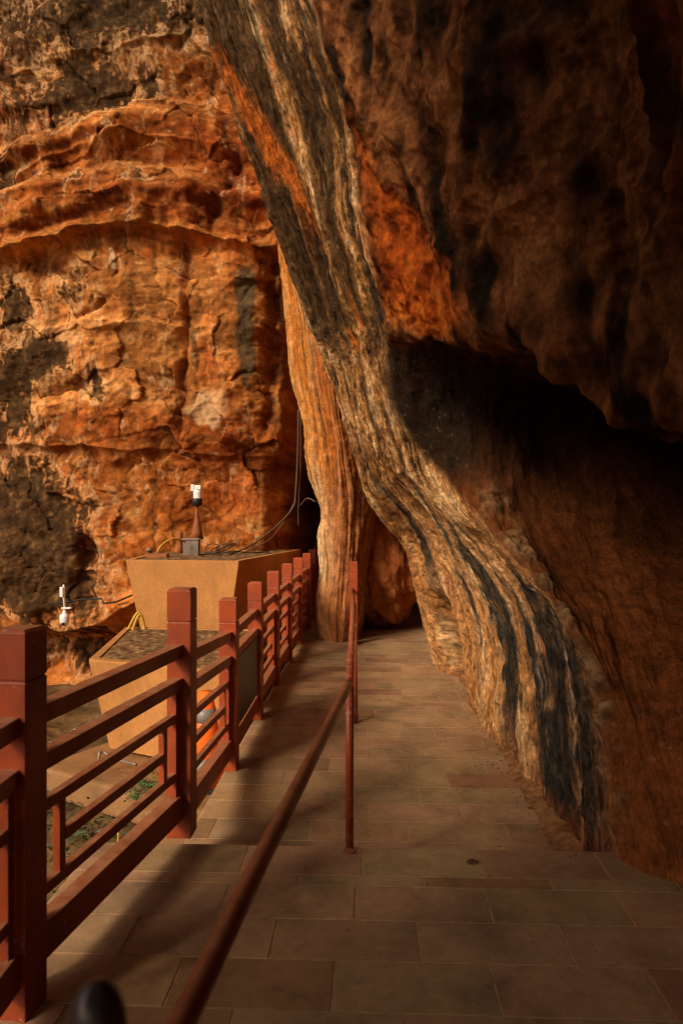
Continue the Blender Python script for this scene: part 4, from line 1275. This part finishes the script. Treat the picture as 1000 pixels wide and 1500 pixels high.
# small pipe behind the lower planter
bm = bmesh.new(); tube(bm, crom([at(145, 1120, 5.6), at(146, 1104, 5.62), at(152, 1102, 5.65), at(170, 1112, 5.6), at(200, 1120, 5.45)], 5), 0.012, 8)
o = link_bm('thin_pipe', bm, M_GREYBOX, smooth=True); tag(o, 'thin bent pipe along the foot of the lower planter', 'pipe')


# ------------------------------------------------------------------ plants
def leaves(bm, c, n, rad, size, rnd, up=0.5):
    for _ in range(n):
        p = Vector(c) + Vector((rnd.gauss(0, rad[0]), rnd.gauss(0, rad[1]), rnd.gauss(0, rad[2])))
        d = Vector((rnd.uniform(-1, 1), rnd.uniform(-1, 1), rnd.uniform(-0.3, up))).normalized()
        s = d.cross(Vector((rnd.uniform(-1, 1), rnd.uniform(-1, 1), 1))).normalized()
        L = size * rnd.uniform(0.6, 1.5); W = L * 0.28
        vs = [bm.verts.new(q) for q in (p, p + d * L * 0.5 + s * W, p + d * L - Vector((0, 0, L * 0.2)), p + d * L * 0.5 - s * W)]
        bm.faces.new(vs)


bm = bmesh.new()
rnd = random.Random(11)
for k in range(190):
    gy = rnd.uniform(3.6, 5.7)
    f_ = min(1, max(0, (gy - 4.2) / 1.4)); gz = -2.3 + 1.35 * f_ * f_ * (3 - 2 * f_)
    c = (rnd.uniform(-2.9, -1.15), gy, gz + 0.08)
    leaves(bm, c, 40, (0.13, 0.13, 0.09), rnd.choice([0.03, 0.04, 0.055]), rnd)
o = link_bm('undergrowth', bm, M_LEAF); o['kind'] = 'stuff'
for k, (c, lb) in enumerate(((at(222, 1145, 5.35), 'green fern sprouting on the stone ledge behind the lattice'), (at(205, 1165, 5.2), 'small tuft of green leaves lower on the stone ledge'))):
    bm = bmesh.new()
    base = Vector((c[0], c[1], -0.62 if k == 0 else -0.64))
    for j in range(13 if k == 0 else 8):
        a = j * 2.4; L = rnd.uniform(0.14, 0.24) * (1 if k == 0 else 0.7)
        d = Vector((math.cos(a), math.sin(a), 0))
        for m in range(7):
            f_ = m / 6
            p = base + d * L * f_ + Vector((0, 0, L * (1.0 * f_ - 0.75 * f_ * f_)))
            sd = d.cross(Vector((0, 0, 1)))
            for sg in (-1, 1):
                w_ = 0.055 * (1.1 - f_)
                vs = [bm.verts.new(q) for q in (p, p + sd * sg * w_ * 0.5 + d * 0.02, p + sd * sg * w_ + d * 0.02 - Vector((0, 0, 0.01)), p + sd * sg * w_ * 0.5 - d * 0.006)]
                bm.faces.new(vs)
    o = link_bm('fern', bm, M_FERN); tag(o, lb, 'fern', 'ferns on the stone ledge')
bm = bmesh.new(); tube(bm, crom([at(174, 1220, 4.6), at(173, 1238, 4.6), at(171, 1262, 4.6)], 4), [0.008] * 9, 6)
o = link_bm('dry_stalk', bm, M_YELLOW, smooth=True); tag(o, 'pale dry stalk standing among the undergrowth below the lattice', 'stalk')

# drifted dirt where the rock meets the paving
sv = np.linspace(0.05, 5.0, 260)
tv = np.linspace(0, 1, 14)
sg, tg_ = np.meshgrid(sv, tv)
u_in = 1.02 - 0.05 * fbm(sg * 1.7, sg * 0, oct=4, seed=131) - 0.03 * fbm(sg * 9, sg * 0, oct=3, seed=132)
ug = u_in + (1.35 - u_in) * tg_
xg = ug * DY + sg * DX; yg = 3.105 + sg * DY - ug * DX
zg = -0.1515 + 0.034 * ss(0, 0.5, tg_) + 0.006 * fbm(xg * 30, yg * 30, oct=3, seed=133) * ss(0, 0.3, tg_)
Cg = ramp(0.5 + 0.8 * fbm(xg * 25, yg * 25, oct=4, seed=134), [(0.1, (0.10, 0.045, 0.018)), (0.5, (0.28, 0.125, 0.045)), (0.9, (0.42, 0.22, 0.09))])
grid_mesh('dirt', np.stack([xg, yg, zg], -1), Cg, M_CLIFF, kind='stuff')

# litter on the paving
bm = bmesh.new()
rnd = random.Random(21)
def crumb(x, y, z, r):
    n = 5
    top = bm.verts.new((x, y, z + r * 0.6))
    ring = [bm.verts.new((x + r * rnd.uniform(0.6, 1.3) * math.cos(k * 2 * math.pi / n), y + r * rnd.uniform(0.6, 1.3) * math.sin(k * 2 * math.pi / n), z)) for k in range(n)]
    for k in range(n): bm.faces.new((ring[k], ring[(k + 1) % n], top))
for k in range(260):
    s_ = rnd.uniform(0.1, 5.0); u = 1.14 - abs(rnd.gauss(0, 0.22))
    if u < -0.6: continue
    p = wk(s_, u); crumb(p[0], p[1], -0.1492, rnd.choice([0.003, 0.004, 0.005, 0.007, 0.009]))
for k in range(45):
    p = wk(rnd.uniform(-1.6, -0.05), rnd.uniform(-0.7, 1.3)); crumb(p[0], p[1], 0.0008, rnd.choice([0.002, 0.003, 0.005]))
for k in range(120):
    s_ = rnd.uniform(-0.1, 4.6); u = 1.09 - abs(rnd.gauss(0, 0.05)) + 0.02 * math.sin(s_ * 3)
    p = wk(s_, u); crumb(p[0], p[1], -0.149 if s_ > 0 else 0.001, rnd.choice([0.005, 0.007, 0.009, 0.013]))
o = link_bm('litter', bm, M_DEAD); o['kind'] = 'stuff'
bm = bmesh.new()
n = 9
for i in range(n):
    f_ = i / (n - 1); w_ = 0.018 * math.sin(math.pi * min(1, f_ * 1.1 + 0.05)) ** 0.8 + 0.001
    for sg in (-1, 0, 1):
        bm.verts.new((f_ * 0.085, sg * w_, 0.004 + 0.010 * math.sin(f_ * 4) + 0.006 * abs(sg)))
bm.verts.ensure_lookup_table()
for i in range(n - 1):
    for j in range(2):
        bm.faces.new([bm.verts[i * 3 + j], bm.verts[(i + 1) * 3 + j], bm.verts[(i + 1) * 3 + j + 1], bm.verts[i * 3 + j + 1]])
for v in bm.verts: v.co *= 0.75
q = at(683, 1267, 2.94)
o = link_bm('dead_leaf', bm, M_DEAD, loc=(q[0], q[1], 0.001), rot=(0, 0, R(25)))
tag(o, 'curled dead leaf lying on the paving near the foot of the streaked rock', 'leaf')
